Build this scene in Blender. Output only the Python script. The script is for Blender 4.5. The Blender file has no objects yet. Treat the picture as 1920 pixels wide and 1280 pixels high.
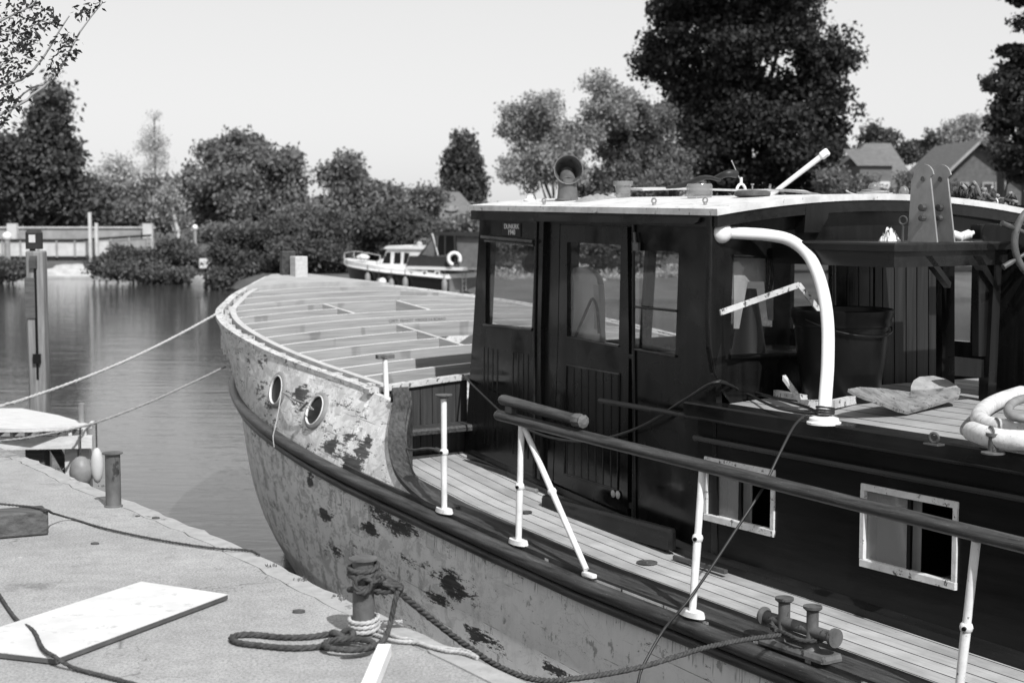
import bpy, math, random
import numpy as np
from mathutils import Vector, Matrix
D = bpy.data
SC = bpy.context.scene
COL = SC.collection
R = math.radians
rnd = random.Random(7)
NR = np.random.RandomState(11)

# ---------------------------------------------------------------- camera
F, YH, EYE = 2900.0, 400.0, 1.6            # focal length in photo pixels, horizon row, eye height over the quay
PITCH = math.atan((640 - YH) / F)
cam = D.cameras.new('camera'); cob = D.objects.new('camera', cam); COL.objects.link(cob)
cam.sensor_width = 36.0; cam.lens = F / 1920 * 36; cam.clip_start = .1; cam.clip_end = 4000
cob.location = (0, 0, EYE); cob.rotation_euler = (R(90) - PITCH, 0, 0)
cam.dof.use_dof = True; cam.dof.focus_distance = 8.4; cam.dof.aperture_fstop = 3.6
SC.camera = cob
# ---------------------------------------------------------------- light
SUN_EL, SUN_AZ = R(47), R(25)              # shadows run 25 degrees left of straight ahead
w_ = D.worlds.new('World'); SC.world = w_; w_.use_nodes = True
nt = w_.node_tree; nt.nodes.clear()
sky = nt.nodes.new('ShaderNodeTexSky'); sky.sky_type = 'NISHITA'; sky.sun_disc = False
sky.sun_elevation = SUN_EL; sky.sun_rotation = math.pi - SUN_AZ
sky.air_density = 1.0; sky.dust_density = 1.2; sky.ozone_density = 1.0
bw = nt.nodes.new('ShaderNodeRGBToBW'); bg = nt.nodes.new('ShaderNodeBackground'); ow = nt.nodes.new('ShaderNodeOutputWorld')
pwn = nt.nodes.new('ShaderNodeMath'); pwn.operation = 'POWER'; pwn.inputs[1].default_value = .3
nt.links.new(sky.outputs[0], bw.inputs[0]); nt.links.new(bw.outputs[0], pwn.inputs[0]); nt.links.new(pwn.outputs[0], bg.inputs[0]); nt.links.new(bg.outputs[0], ow.inputs[0])
bg.inputs[1].default_value = 0.42
sl = D.lights.new('sun', 'SUN'); so = D.objects.new('sun', sl); COL.objects.link(so)
sl.energy = 4.2; sl.angle = R(.53); sl.color = (1, 1, 1)
sdir = Vector((-math.sin(SUN_AZ) * math.cos(SUN_EL), math.cos(SUN_AZ) * math.cos(SUN_EL), -math.sin(SUN_EL)))
so.rotation_euler = sdir.to_track_quat('-Z', 'Y').to_euler(); so.location = (5, -8, 12)
SC.view_settings.view_transform = 'Standard'; SC.view_settings.look = 'None'
SC.view_settings.exposure = 0.28; SC.view_settings.gamma = 1.0
SC.cycles.max_bounces = 8; SC.cycles.transparent_max_bounces = 12
try: SC.cycles.use_denoising = True
except Exception: pass

# ---------------------------------------------------------------- geometry of the view: a photo pixel meets a plane of the place
FW = np.array([0, math.cos(PITCH), -math.sin(PITCH)]); UP = np.array([0, math.sin(PITCH), math.cos(PITCH)]); RT = np.array([1., 0, 0])
CC = np.array([0, 0, EYE])
def ray(x, y): return FW + RT * (x - 960) / F - UP * (y - 640) / F
def gz(x, y, z=0.):                         # world point at height z
    d = ray(x, y); return CC + d * (z - EYE) / d[2]
def gd(x, y, dist):                         # world point at distance dist ahead
    d = ray(x, y); return CC + d * dist / d[1]
TH = R(33.5)
U = np.array([-math.sin(TH), math.cos(TH), 0]); S = np.array([math.cos(TH), math.sin(TH), 0])
P0 = np.array([2.5634, 10.9315, 0.])
def BW(p): return P0 + S * p[0] + U * p[1] + np.array([0, 0, p[2]])      # boat frame (x starboard, y forward, z up) to world
def inv(q): return np.array([(q - P0) @ S, (q - P0) @ U, q[2]])
def hit(x, y, pt, n):
    d = ray(x, y); return inv(CC + d * (((BW(pt) - CC) @ n) / (d @ n)))
def bt(x, y, t): return hit(x, y, (0, t, 0), U)        # on the athwart plane t
def bwp(x, y, w): return hit(x, y, (w, 0, 0), S)       # on the fore-and-aft plane w
def bz(x, y, z): return inv(gz(x, y, z))
def bf(x, y, zf):
    d = ray(x, y); lo, hi = 3., 90.
    for _ in range(50):
        m = (lo + hi) / 2; q = CC + d * m
        if q[2] - zf((q - P0) @ U) > 0: lo = m
        else: hi = m
    return inv(CC + d * lo)

# ---------------------------------------------------------------- materials (a black and white picture: every colour is a grey)
class NT:
    def __init__(s, name, rough=.6, spec=.5):
        m = D.materials.new(name); m.use_nodes = True; s.m = m; s.t = m.node_tree; s.n = s.t.nodes
        s.b = s.n['Principled BSDF']; s.b.inputs['Roughness'].default_value = rough
        s.b.inputs['Specular IOR Level'].default_value = spec
        s.tc = s.n.new('ShaderNodeTexCoord')
    def L(s, a, b): s.t.links.new(a, b)
    def mapping(s, scale=(1, 1, 1), uv=False, rot=(0, 0, 0), loc=(0, 0, 0)):
        k = s.n.new('ShaderNodeMapping'); k.inputs['Scale'].default_value = scale; k.inputs['Rotation'].default_value = rot; k.inputs['Location'].default_value = loc
        s.L(s.tc.outputs['UV' if uv else 'Object'], k.inputs[0]); return k.outputs[0]
    def noise(s, vec, scale=5, detail=5, rough=.6, dist=0):
        k = s.n.new('ShaderNodeTexNoise'); k.inputs['Scale'].default_value = scale; k.inputs['Detail'].default_value = detail
        k.inputs['Roughness'].default_value = rough; k.inputs['Distortion'].default_value = dist
        s.L(vec, k.inputs['Vector']); return k.outputs['Fac']
    def ramp(s, fac, stops):
        k = s.n.new('ShaderNodeValToRGB'); e = k.color_ramp.elements
        e.remove(e[1]); e[0].position = stops[0][0]; e[0].color = (stops[0][1],) * 3 + (1,)
        for p, v in stops[1:]: q = e.new(p); q.color = (v, v, v, 1)
        s.L(fac, k.inputs[0]); return k.outputs[0]
    def math(s, op, a, b=None, clamp=False):
        k = s.n.new('ShaderNodeMath'); k.operation = op; k.use_clamp = clamp
        for i, v in enumerate((a, b)):
            if v is None: continue
            if isinstance(v, (int, float)): k.inputs[i].default_value = v
            else: s.L(v, k.inputs[i])
        return k.outputs[0]
    def mix(s, f, a, b):
        k = s.n.new('ShaderNodeMix'); k.data_type = 'FLOAT'
        for i, v in ((0, f), (2, a), (3, b)):
            if isinstance(v, (int, float)): k.inputs[i].default_value = v
            else: s.L(v, k.inputs[i])
        return k.outputs[0]
    def color(s, v): s.L(v, s.b.inputs['Base Color'])
    def sep(s, vec):
        k = s.n.new('ShaderNodeSeparateXYZ'); s.L(vec, k.inputs[0]); return k.outputs
    def bump(s, h, strength=.3, dist=.01):
        k = s.n.new('ShaderNodeBump'); k.inputs['Strength'].default_value = strength; k.inputs['Distance'].default_value = dist
        s.L(h, k.inputs['Height']); s.L(k.outputs[0], s.b.inputs['Normal'])
    def vor(s, vec, scale, feat='F1'):
        k = s.n.new('ShaderNodeTexVoronoi'); k.inputs['Scale'].default_value = scale; k.feature = feat; s.L(vec, k.inputs['Vector']); return k.outputs['Distance']

def plain(name, lo, hi, rough=.6, sc=6, stretch=(1, 1, 1), bump=.2, spec=.5, coat=0, metal=0, spots=None):
    n = NT(name, rough, spec); v = n.mapping(stretch)
    f = n.noise(v, sc, 6, .65); c = n.ramp(f, [(.3, lo), (.7, hi)])
    if spots:                                # (scale, threshold, value): chips or dirt
        g = n.noise(n.mapping(stretch, loc=(3, 1, 7)), spots[0], 6, .75)
        c = n.mix(n.ramp(g, [(spots[1], 0), (spots[1] + .03, 1)]), c, spots[2])
    n.color(c)
    if bump: n.bump(n.noise(v, sc * 5, 4, .6), bump, .005)
    n.b.inputs['Coat Weight'].default_value = coat; n.b.inputs['Coat Roughness'].default_value = .08
    n.b.inputs['Metallic'].default_value = metal
    return n.m

MT = {}
MT['white'] = plain('white_paint', .6, .82, .4, 9, spots=(22, .64, .14))
MT['framewhite'] = plain('chipped_window_paint', .5, .74, .5, 9, spots=(26, .58, .08), bump=.4)
MT['white_clean'] = plain('clean_white_paint', .66, .82, .35, 3, bump=.1, spots=(14, .70, .25))
def patchy(key, r0, r1, sp):
    m = MT[key]; t = m.node_tree; b_ = t.nodes['Principled BSDF']; tc = t.nodes.new('ShaderNodeTexCoord'); no = t.nodes.new('ShaderNodeTexNoise'); no.inputs['Scale'].default_value = 2.3; no.inputs['Detail'].default_value = 6
    mr = t.nodes.new('ShaderNodeMapRange'); mr.inputs[1].default_value = .35; mr.inputs[2].default_value = .65; mr.inputs[3].default_value = r0; mr.inputs[4].default_value = r1
    t.links.new(tc.outputs['Object'], no.inputs['Vector']); t.links.new(no.outputs['Fac'], mr.inputs[0]); t.links.new(mr.outputs[0], b_.inputs['Roughness']); b_.inputs['Specular IOR Level'].default_value = sp
MT['roofwhite'] = plain('roof_canvas_paint', .42, .66, .75, 7, spots=(16, .60, .2))
MT['varnish'] = plain('dark_varnished_wood', .003, .011, .13, 2.2, (9, 9, .5), .05, .16, .0, spots=(60, .72, .10))
MT['varnish_h'] = plain('dark_varnished_wood_lengthwise', .004, .014, .3, 2.0, (9, .6, 9), .1, .2, .0, spots=(45, .70, .14))
patchy('varnish', .05, .45, .3); patchy('varnish_h', .1, .5, .34)
MT['oldwood'] = plain('worn_dark_wood', .006, .085, .4, 3.2, (12, .7, 12), .5, .4, .05, spots=(34, .63, .28))
MT['bulkwood'] = plain('faded_bulkhead_wood', .025, .055, .6, 3.0, (14, 14, .6), .4, .3, spots=(30, .66, .2))
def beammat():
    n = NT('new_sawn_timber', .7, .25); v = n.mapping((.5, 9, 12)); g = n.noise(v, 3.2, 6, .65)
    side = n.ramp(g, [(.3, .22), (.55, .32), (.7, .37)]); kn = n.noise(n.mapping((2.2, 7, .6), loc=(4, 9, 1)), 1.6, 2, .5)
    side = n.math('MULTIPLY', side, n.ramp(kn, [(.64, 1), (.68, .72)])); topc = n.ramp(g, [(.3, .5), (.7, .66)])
    ge = n.n.new('ShaderNodeTexCoord'); z = n.sep(ge.outputs['Normal'])[2]; up = n.ramp(z, [(.6, 0), (.8, 1)])   # upward faces get a paler tone than the sides
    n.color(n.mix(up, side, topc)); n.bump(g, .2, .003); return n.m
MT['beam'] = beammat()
MT['beamside'] = plain('new_timber_lengthwise', .36, .52, .7, 3.2, (9, .5, 9), .25, .25)
MT['chipped'] = plain('chipped_light_paint', .34, .6, .7, 6, spots=(20, .56, .07), bump=.6)
MT['black'] = plain('black_plastic', .004, .008, .35, 5, bump=.1, spec=.25)
MT['blackrubber'] = plain('black_rubber', .01, .02, .5, 8)
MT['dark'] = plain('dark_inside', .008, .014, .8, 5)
MT['iron'] = plain('rusty_painted_steel', .05, .15, .6, 7, (1, 1, .6), .4, .4, spots=(14, .58, .03))
MT['galv'] = plain('galvanised_plate', .2, .34, .45, 5, (1, 1, .7), .15, .5, metal=.3, spots=(20, .66, .09))
MT['anchor'] = plain('weathered_anchor_metal', .22, .4, .65, 12, bump=.5, spots=(34, .60, .14))
MT['anchorshade'] = plain('mottled_shaded_anchor_metal', .1, .3, .6, 10, bump=.6, spots=(20, .56, .07))  # mottled darker copy for the front flukes, their shading put into the colour
MT['darkiron'] = plain('dark_old_iron', .03, .1, .45, 9, bump=.4)
MT['rope'] = plain('dark_tarred_rope', .03, .09, .85, 40, bump=.5, spec=.2)
MT['ropelight'] = plain('bleached_rope', .32, .5, .85, 40, bump=.5, spec=.2)
MT['ropemid'] = plain('grey_rope', .2, .34, .85, 40, bump=.5, spec=.2)
MT['timber'] = plain('weathered_baulk', .04, .13, .8, 4, (1, 9, 9), .6, .3)
MT['jetty'] = plain('bleached_planks', .4, .66, .8, 5, (1, 6, 6), .4, .3)
MT['post'] = plain('weathered_post', .09, .27, .8, 3, (7, 7, .5), .5, .3)
MT['ply'] = plain('whitewashed_plywood', .50, .64, .6, 5, (1, 1.5, 1), .1, .3, spots=(11, .60, .42))
MT['plyedge'] = plain('plywood_edge', .05, .1, .8, 9)
MT['stone'] = plain('bank_stone', .3, .5, .9, 2, bump=.8)
MT['bridge'] = plain('grey_bridge_paint', .2, .34, .7, 1.5)
MT['bridgepale'] = plain('pale_bridge_paint', .4, .6, .7, 1.5)
MT['walllight'] = plain('pale_render', .5, .7, .8, 1)
MT['rooftile'] = plain('clay_roof_tiles', .10, .17, .85, 3, (1, 1, 4), .5)
MT['brick'] = plain('brown_brick', .07, .13, .9, 4, bump=.4)
MT['blackhull'] = plain('black_gloss_hull', .008, .014, .2, 2, bump=0, coat=.3)
MT['canvas'] = plain('dark_canopy_canvas', .02, .035, .8, 6)
MT['greycanvas'] = plain('grey_canopy_canvas', .1, .16, .8, 6)
MT['fender'] = plain('grey_fender_vinyl', .16, .28, .5, 6)
MT['trunk'] = plain('grey_bark', .05, .12, .9, 6, (4, 4, .8), .8)
MT['birch'] = plain('pale_birch_bark', .35, .6, .9, 6, (2, 2, 5), .4)
MT['cloth'] = plain('crumpled_cloth', .5, .75, .9, 5, bump=.5)
MT['brass'] = plain('dull_brass', .3, .4, .35, 5, metal=.7)
MT['curtain'] = plain('grey_curtain', .3, .42, .9, 3, (6, 6, .4), .3)

def glass(name, tint=.8, rough=.01, base=.0):
    n = NT(name, rough); t = n.t
    tr = n.n.new('ShaderNodeBsdfTransparent'); tr.inputs[0].default_value = (tint,) * 3 + (1,)
    gl = n.n.new('ShaderNodeBsdfGlossy'); gl.inputs['Roughness'].default_value = rough
    df = n.n.new('ShaderNodeBsdfDiffuse'); df.inputs[0].default_value = (.5, .5, .5, 1)
    lw = n.n.new('ShaderNodeLayerWeight'); lw.inputs[0].default_value = .5
    frs = n.math('MULTIPLY', n.math('POWER', lw.outputs['Facing'], 4.0), .8)
    m1 = n.n.new('ShaderNodeMixShader'); m2 = n.n.new('ShaderNodeMixShader')
    n.L(n.math('ADD', frs, .04), m1.inputs[0]); n.L(tr.outputs[0], m1.inputs[1]); n.L(gl.outputs[0], m1.inputs[2])
    m2.inputs[0].default_value = base; n.L(m1.outputs[0], m2.inputs[1]); n.L(df.outputs[0], m2.inputs[2])
    n.L(m2.outputs[0], n.n['Material Output'].inputs[0]); return n.m
MT['glass'] = glass('window_glass', .8, .01, .012)
MT['jar'] = glass('moulded_clear_glass', .7, .12, .22)
MT['dirtyglass'] = glass('clouded_cabin_glass', .7, .03, .3)

def leafmat(name, lo, hi, tl=.35):
    n = NT(name, .65, .25); c = n.ramp(n.noise(n.mapping((1, 1, 1)), .55, 4, .6), [(.3, lo), (.7, hi)])
    g = n.n.new('ShaderNodeNewGeometry')
    c = n.math('MULTIPLY', c, n.math('ADD', n.math('MULTIPLY', g.outputs['Random Per Island'], .9), .55))
    n.color(c); tb = n.n.new('ShaderNodeBsdfTranslucent'); n.L(c, tb.inputs[0])
    mx = n.n.new('ShaderNodeMixShader'); mx.inputs[0].default_value = tl
    n.L(n.b.outputs[0], mx.inputs[1]); n.L(tb.outputs[0], mx.inputs[2]); n.L(mx.outputs[0], n.n['Material Output'].inputs[0]); return n.m
MT['leafdark'] = leafmat('dark_foliage', .055, .11, .25)
MT['leafblack'] = leafmat('very_dark_foliage', .022, .05, .2)
MT['leafmid'] = leafmat('mid_foliage', .13, .22)
MT['leafmid2'] = leafmat('mid_foliage_duller', .13, .24)
MT['leaflight'] = leafmat('light_foliage', .24, .38)
MT['leafpale'] = leafmat('pale_spring_foliage', .4, .55)
MT['leafbush'] = leafmat('bank_bush_foliage', .07, .14)
MT['leafnear'] = leafmat('blossom_leaf', .02, .11)

def concrete():
    n = NT('quay_concrete', .95, .2)
    v = n.mapping()
    big = n.noise(v, 1.1, 5, .6); mid = n.noise(v, 9, 6, .7); fine = n.noise(v, 90, 5, .8); pit = n.noise(n.mapping(loc=(5, 5, 0)), 150, 3, .6)
    c = n.ramp(big, [(.3, .27), (.7, .36)])
    c = n.math('MULTIPLY', c, n.math('ADD', n.math('MULTIPLY', mid, .7), .65))
    c = n.math('MULTIPLY', c, n.ramp(fine, [(.36, .55), (.5, 1.0), (.68, 1.35)]))
    c = n.math('MULTIPLY', c, n.ramp(pit, [(.30, .4), (.40, 1)]))
    st = n.noise(n.mapping(loc=(9, 2, 1)), 2.6, 5, .7)
    c = n.math('MULTIPLY', c, n.ramp(st, [(.26, .6), (.38, 1)]))
    cv = n.noise(n.mapping(loc=(2, 4, 0)), 2.2, 4, .6); vv = n.n.new('ShaderNodeVectorMath'); vv.operation = 'ADD'; n.L(n.mapping(), vv.inputs[0]); n.L(cv, vv.inputs[1])
    crk = n.vor(vv.outputs[0], .85, 'DISTANCE_TO_EDGE'); cm = n.math('MULTIPLY', n.ramp(crk, [(.0, 1), (.006, 0)]), n.ramp(n.noise(n.mapping(loc=(7, 7, 0)), 1.3, 3), [(.48, 0), (.55, 1)]))
    c = n.mix(n.math('MULTIPLY', cm, .7), c, .08)
    dk = n.noise(n.mapping((1, 1, 1), loc=(31, 3, 0)), 5.5, 8, .8); c = n.math('MULTIPLY', c, n.ramp(dk, [(.62, 1), (.68, .55)]))
    wp_ = n.noise(n.mapping(loc=(13, 23, 0)), 30, 3, .5); c = n.mix(n.ramp(wp_, [(.74, 0), (.76, .8)]), c, .6)
    n.color(c); n.bump(n.math('ADD', fine, n.math('MULTIPLY', pit, .6)), .6, .003); return n.m
MT['concrete'] = concrete()

def water():
    n = NT('river_water', .035, .5); n.b.inputs['Base Color'].default_value = (.055, .055, .055, 1)
    n.b.inputs['IOR'].default_value = 1.33
    a = n.noise(n.mapping((.5, 1.6, 1), rot=(0, 0, R(12))), 1.7, 4, .5, .3)
    b = n.noise(n.mapping((1, 3, 1)), 6, 3, .5)
    c = n.noise(n.mapping((.12, .3, 1)), 1.2, 2, .5)
    h = n.math('ADD', n.math('MULTIPLY', a, 1.0), n.math('ADD', n.math('MULTIPLY', b, .25), n.math('MULTIPLY', c, 1.2)))
    n.bump(h, .16, .06); return n.m
MT['water'] = water()

def ground():
    n = NT('bank_grass', .9, .2); v = n.mapping()
    n.color(n.ramp(n.noise(v, .6, 6, .7), [(.3, .06), (.7, .13)])); n.bump(n.noise(v, 12, 4), .6, .05); return n.m
MT['ground'] = ground()

def hullpaint():
    n = NT('peeling_hull_paint', .55, .35)
    P = n.mapping(); x, y, z = n.sep(P); z = n.math('ADD', z, -2.0)      # hull origin sits at the waterline
    cy = n.n.new('ShaderNodeCombineXYZ'); n.L(y, cy.inputs[0]); n.L(z, cy.inputs[1]); YZ = cy.outputs[0]
    def mp(vec, sc, loc=(0, 0, 0)):
        k = n.n.new('ShaderNodeMapping'); k.inputs['Scale'].default_value = sc; k.inputs['Location'].default_value = loc; n.L(vec, k.inputs[0]); return k.outputs[0]
    cloud = n.noise(mp(YZ, (1, 1.6, 1)), 1.6, 5, .6)
    base = n.ramp(cloud, [(.3, .78), (.7, .86)])
    drip = n.noise(mp(YZ, (5, .9, 1)), 2.2, 4, .7)
    base = n.math('MULTIPLY', base, n.ramp(drip, [(.25, .9), (.5, 1.0), (.75, 1.05)]))
    # the upper strakes are paler, scraped and filled
    up = n.ramp(n.math('ADD', z, n.math('MULTIPLY', y, -.075)), [(.0, 0), (1, 1)])
    upk = n.n.new('ShaderNodeMapRange'); n.L(n.math('SUBTRACT', z, n.math('ADD', n.math('MULTIPLY', y, .075), -.78)), upk.inputs[0])
    upk.inputs[1].default_value = 0; upk.inputs[2].default_value = .06
    upm = upk.outputs[0]
    scr = n.noise(mp(YZ, (1, 1, 1), (4, 4, 0)), 4.5, 7, .7, .6)
    upc = n.ramp(scr, [(.36, .36), (.44, .6), (.56, .66), (.60, .85)])
    base = n.mix(n.math('MULTIPLY', upm, .85), base, upc)
    # primer dabbed down the lines of frame fastenings
    wav = n.n.new('ShaderNodeTexNoise'); wav.inputs['Scale'].default_value = 2.4; n.L(YZ, wav.inputs['Vector'])
    yy = n.math('ADD', y, n.math('MULTIPLY', wav.outputs['Fac'], .16))
    fr = n.math('ABSOLUTE', n.math('SUBTRACT', n.math('FRACT', n.math('MULTIPLY', yy, 2.6)), .5))
    band = n.ramp(fr, [(.10, 1), (.17, 0)])
    blot = n.noise(mp(YZ, (3, 3.2, 1), (1, 8, 0)), 2.6, 7, .75, .6)
    fwdmask = n.ramp(n.math('MULTIPLY', y, .1), [(.02, .0), (.2, .55), (.34, 1)])
    dab = n.math('MULTIPLY', n.math('MULTIPLY', band, n.ramp(blot, [(.50, 0), (.53, 1)])), fwdmask)
    edge = n.math('MULTIPLY', dab, n.math('SUBTRACT', 1, n.math('MULTIPLY', upm, .6)))
    base = n.mix(n.math('MULTIPLY', edge, .75), base, .27)
    isl = n.noise(mp(YZ, (1.3, 2.2, 1), (21, 5, 0)), 3.0, 9, .78, .8)
    base = n.mix(n.math('MULTIPLY', n.math('MULTIPLY', n.ramp(isl, [(.53, 0), (.545, 1)]), n.math('ADD', n.math('MULTIPLY', fwdmask, .75), .15)), .8), base, .42)
    # loose round stains further aft
    st = n.noise(mp(YZ, (4, 3, 1), (2, 3, 0)), 1.9, 6, .7, .2)
    base = n.mix(n.math('MULTIPLY', n.ramp(st, [(.6, 0), (.63, 1)]), .65), base, .17)
    # peeled to bare dark plank, ragged, running with the planks
    wd = n.noise(mp(YZ, (1, 12, 1)), 4, 4, .6)
    wood = n.ramp(wd, [(.3, .02), (.7, .10)])
    rag = n.noise(mp(YZ, (1.0, 2.4, 1), (7, 1, 0)), 3.4, 10, .82, .35); rag = n.math('ADD', n.math('MULTIPLY', n.math('SUBTRACT', rag, .5), 1.9), .5)
    fineg = n.noise(mp(YZ, (1.0, 5, 1), (3, 4, 0)), 11, 6, .8); rag = n.math('ADD', rag, n.math('MULTIPLY', n.math('SUBTRACT', fineg, .5), .35))
    place = n.noise(mp(YZ, (.9, 1.1, 1), (11, 2, 0)), .9, 2, .5)
    blobs = None
    for (by, bz_, ry, rz, k) in HOLES:
        dy = n.math('DIVIDE', n.math('SUBTRACT', y, by), ry)
        dz = n.math('DIVIDE', n.math('SUBTRACT', n.math('SUBTRACT', z, bz_), n.math('MULTIPLY', n.math('SUBTRACT', y, by), k)), rz)
        q = n.math('SUBTRACT', 1, n.math('SQRT', n.math('ADD', n.math('MULTIPLY', dy, dy), n.math('MULTIPLY', dz, dz))), True)
        q = n.math('POWER', q, .8)
        blobs = q if blobs is None else n.math('MAXIMUM', blobs, q)
    strk = n.noise(mp(YZ, (1.2, 16, 1), (4, 4, 0)), 3.5, 5, .7)
    rag = n.math('ADD', rag, n.math('MULTIPLY', n.math('SUBTRACT', strk, .5), .55))
    pl = n.math('ADD', n.math('ADD', rag, n.math('MULTIPLY', n.math('SUBTRACT', place, .5), .25)), n.math('MULTIPLY', blobs, .42))
    pl = n.math('ADD', pl, n.math('ADD', n.math('MULTIPLY', upm, .05), n.math('MULTIPLY', fwdmask, .045)))
    lip = n.ramp(pl, [(.695, 0), (.71, 1), (.73, 1), (.745, 0)])
    base = n.mix(n.math('MULTIPLY', lip, .55), base, .8)
    peel = n.ramp(pl, [(.73, 0), (.745, 1)])
    c = n.mix(peel, base, wood)
    # hairline cracks along the plank seams, broken by noise
    ps = n.math('ABSOLUTE', n.math('SUBTRACT', n.math('FRACT', n.math('DIVIDE', n.math('ADD', n.math('SUBTRACT', z, n.math('MULTIPLY', y, .06)), n.math('MULTIPLY', cloud, .02)), .17)), .5))
    sm = n.math('MULTIPLY', n.ramp(ps, [(.0, 1), (.022, 0)]), n.ramp(n.noise(mp(YZ, (1.6, 5, 1), (5, 5, 5)), 1.7, 5, .7), [(.52, 0), (.58, 1)]))
    c = n.mix(n.math('MULTIPLY', sm, .8), c, .04)
    # runs of dirt under the strake and a craze of fine cracks
    bel = n.math('SUBTRACT', n.math('ADD', n.math('MULTIPLY', y, .045), -.80), z)
    run = n.noise(mp(YZ, (34, 1.2, 1)), 1.6, 4, .7); lim = n.noise(mp(YZ, (9, .1, 1)), 2, 3, .6)
    rm = n.math('MULTIPLY', n.ramp(run, [(.57, 0), (.62, 1)]), n.ramp(n.math('SUBTRACT', bel, n.math('MULTIPLY', lim, .16)), [(-.0, 1), (.03, 0)]))
    rm = n.math('MULTIPLY', rm, n.ramp(bel, [(.0, 0), (.01, 1)])); c = n.mix(n.math('MULTIPLY', rm, .6), c, .08)
    vd = n.n.new('ShaderNodeVectorMath'); vd.operation = 'ADD'; n.L(mp(YZ, (1.2, 2.4, 1)), vd.inputs[0]); n.L(n.noise(mp(YZ, (1, 1, 1)), 5, 5, .7), vd.inputs[1])
    cr_ = n.vor(vd.outputs[0], 5, 'DISTANCE_TO_EDGE'); cm = n.math('MULTIPLY', n.ramp(cr_, [(.0, 1), (.018, 0)]), n.ramp(n.noise(mp(YZ, (1, 1, 1), (2, 9, 0)), 1.6, 4, .7), [(.5, 0), (.58, 1)]))
    c = n.mix(n.math('MULTIPLY', cm, .6), c, .09)
    # the boot-top: dull darker antifouling at the waterline
    bt_ = n.ramp(n.math('ADD', n.math('MULTIPLY', n.math('ADD', z, 1.52), 2), n.math('MULTIPLY', cloud, .1)), [(.0, 1), (.06, 0)])
    c = n.mix(n.math('MULTIPLY', bt_, .6), c, .2)
    n.color(c)
    n.bump(n.math('ADD', n.math('MULTIPLY', peel, -1), n.math('ADD', n.math('MULTIPLY', sm, -1), n.math('MULTIPLY', scr, .4))), .5, .006)
    return n.m

def deckmat(name, pitch, lo, hi, axis_uv=True, off=0.):
    n = NT(name, .75, .25); uv = n.mapping(uv=True); x, y, z = n.sep(uv)
    cell = n.math('FLOOR', n.math('DIVIDE', y, pitch)); fr = n.math('FRACT', n.math('DIVIDE', y, pitch))
    seam = n.ramp(fr, [(.0, 1), (.07, 1), (.08, 0)])
    wn = n.n.new('ShaderNodeTexWhiteNoise'); wn.noise_dimensions = '1D'; n.L(cell, wn.inputs['W'])
    g = n.noise(n.mapping((1.2, 22, 1), uv=True), 3, 6, .7); big = n.noise(n.mapping((1, 1, 1), uv=True), 2.4, 6, .65)
    c = n.ramp(g, [(.3, lo), (.7, hi)])
    c = n.math('MULTIPLY', c, n.math('ADD', n.math('MULTIPLY', wn.outputs[0], .22), .88))
    c = n.math('MULTIPLY', c, n.ramp(big, [(.3, .72), (.6, 1.1)]))
    spk = n.noise(n.mapping((1, 1, 1), uv=True, loc=(3, 3, 0)), 16, 5, .7)
    c = n.math('MULTIPLY', c, n.ramp(spk, [(.28, .45), (.34, 1)]))
    n.color(n.mix(seam, c, .012)); n.bump(n.math('SUBTRACT', g, seam), .35, .004); return n.m
MT['deck'] = deckmat('scrubbed_teak_side_deck', .122, .29, .42)
MT['topdeck'] = deckmat('weathered_teak_cabin_top', .19, .24, .34)

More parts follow.
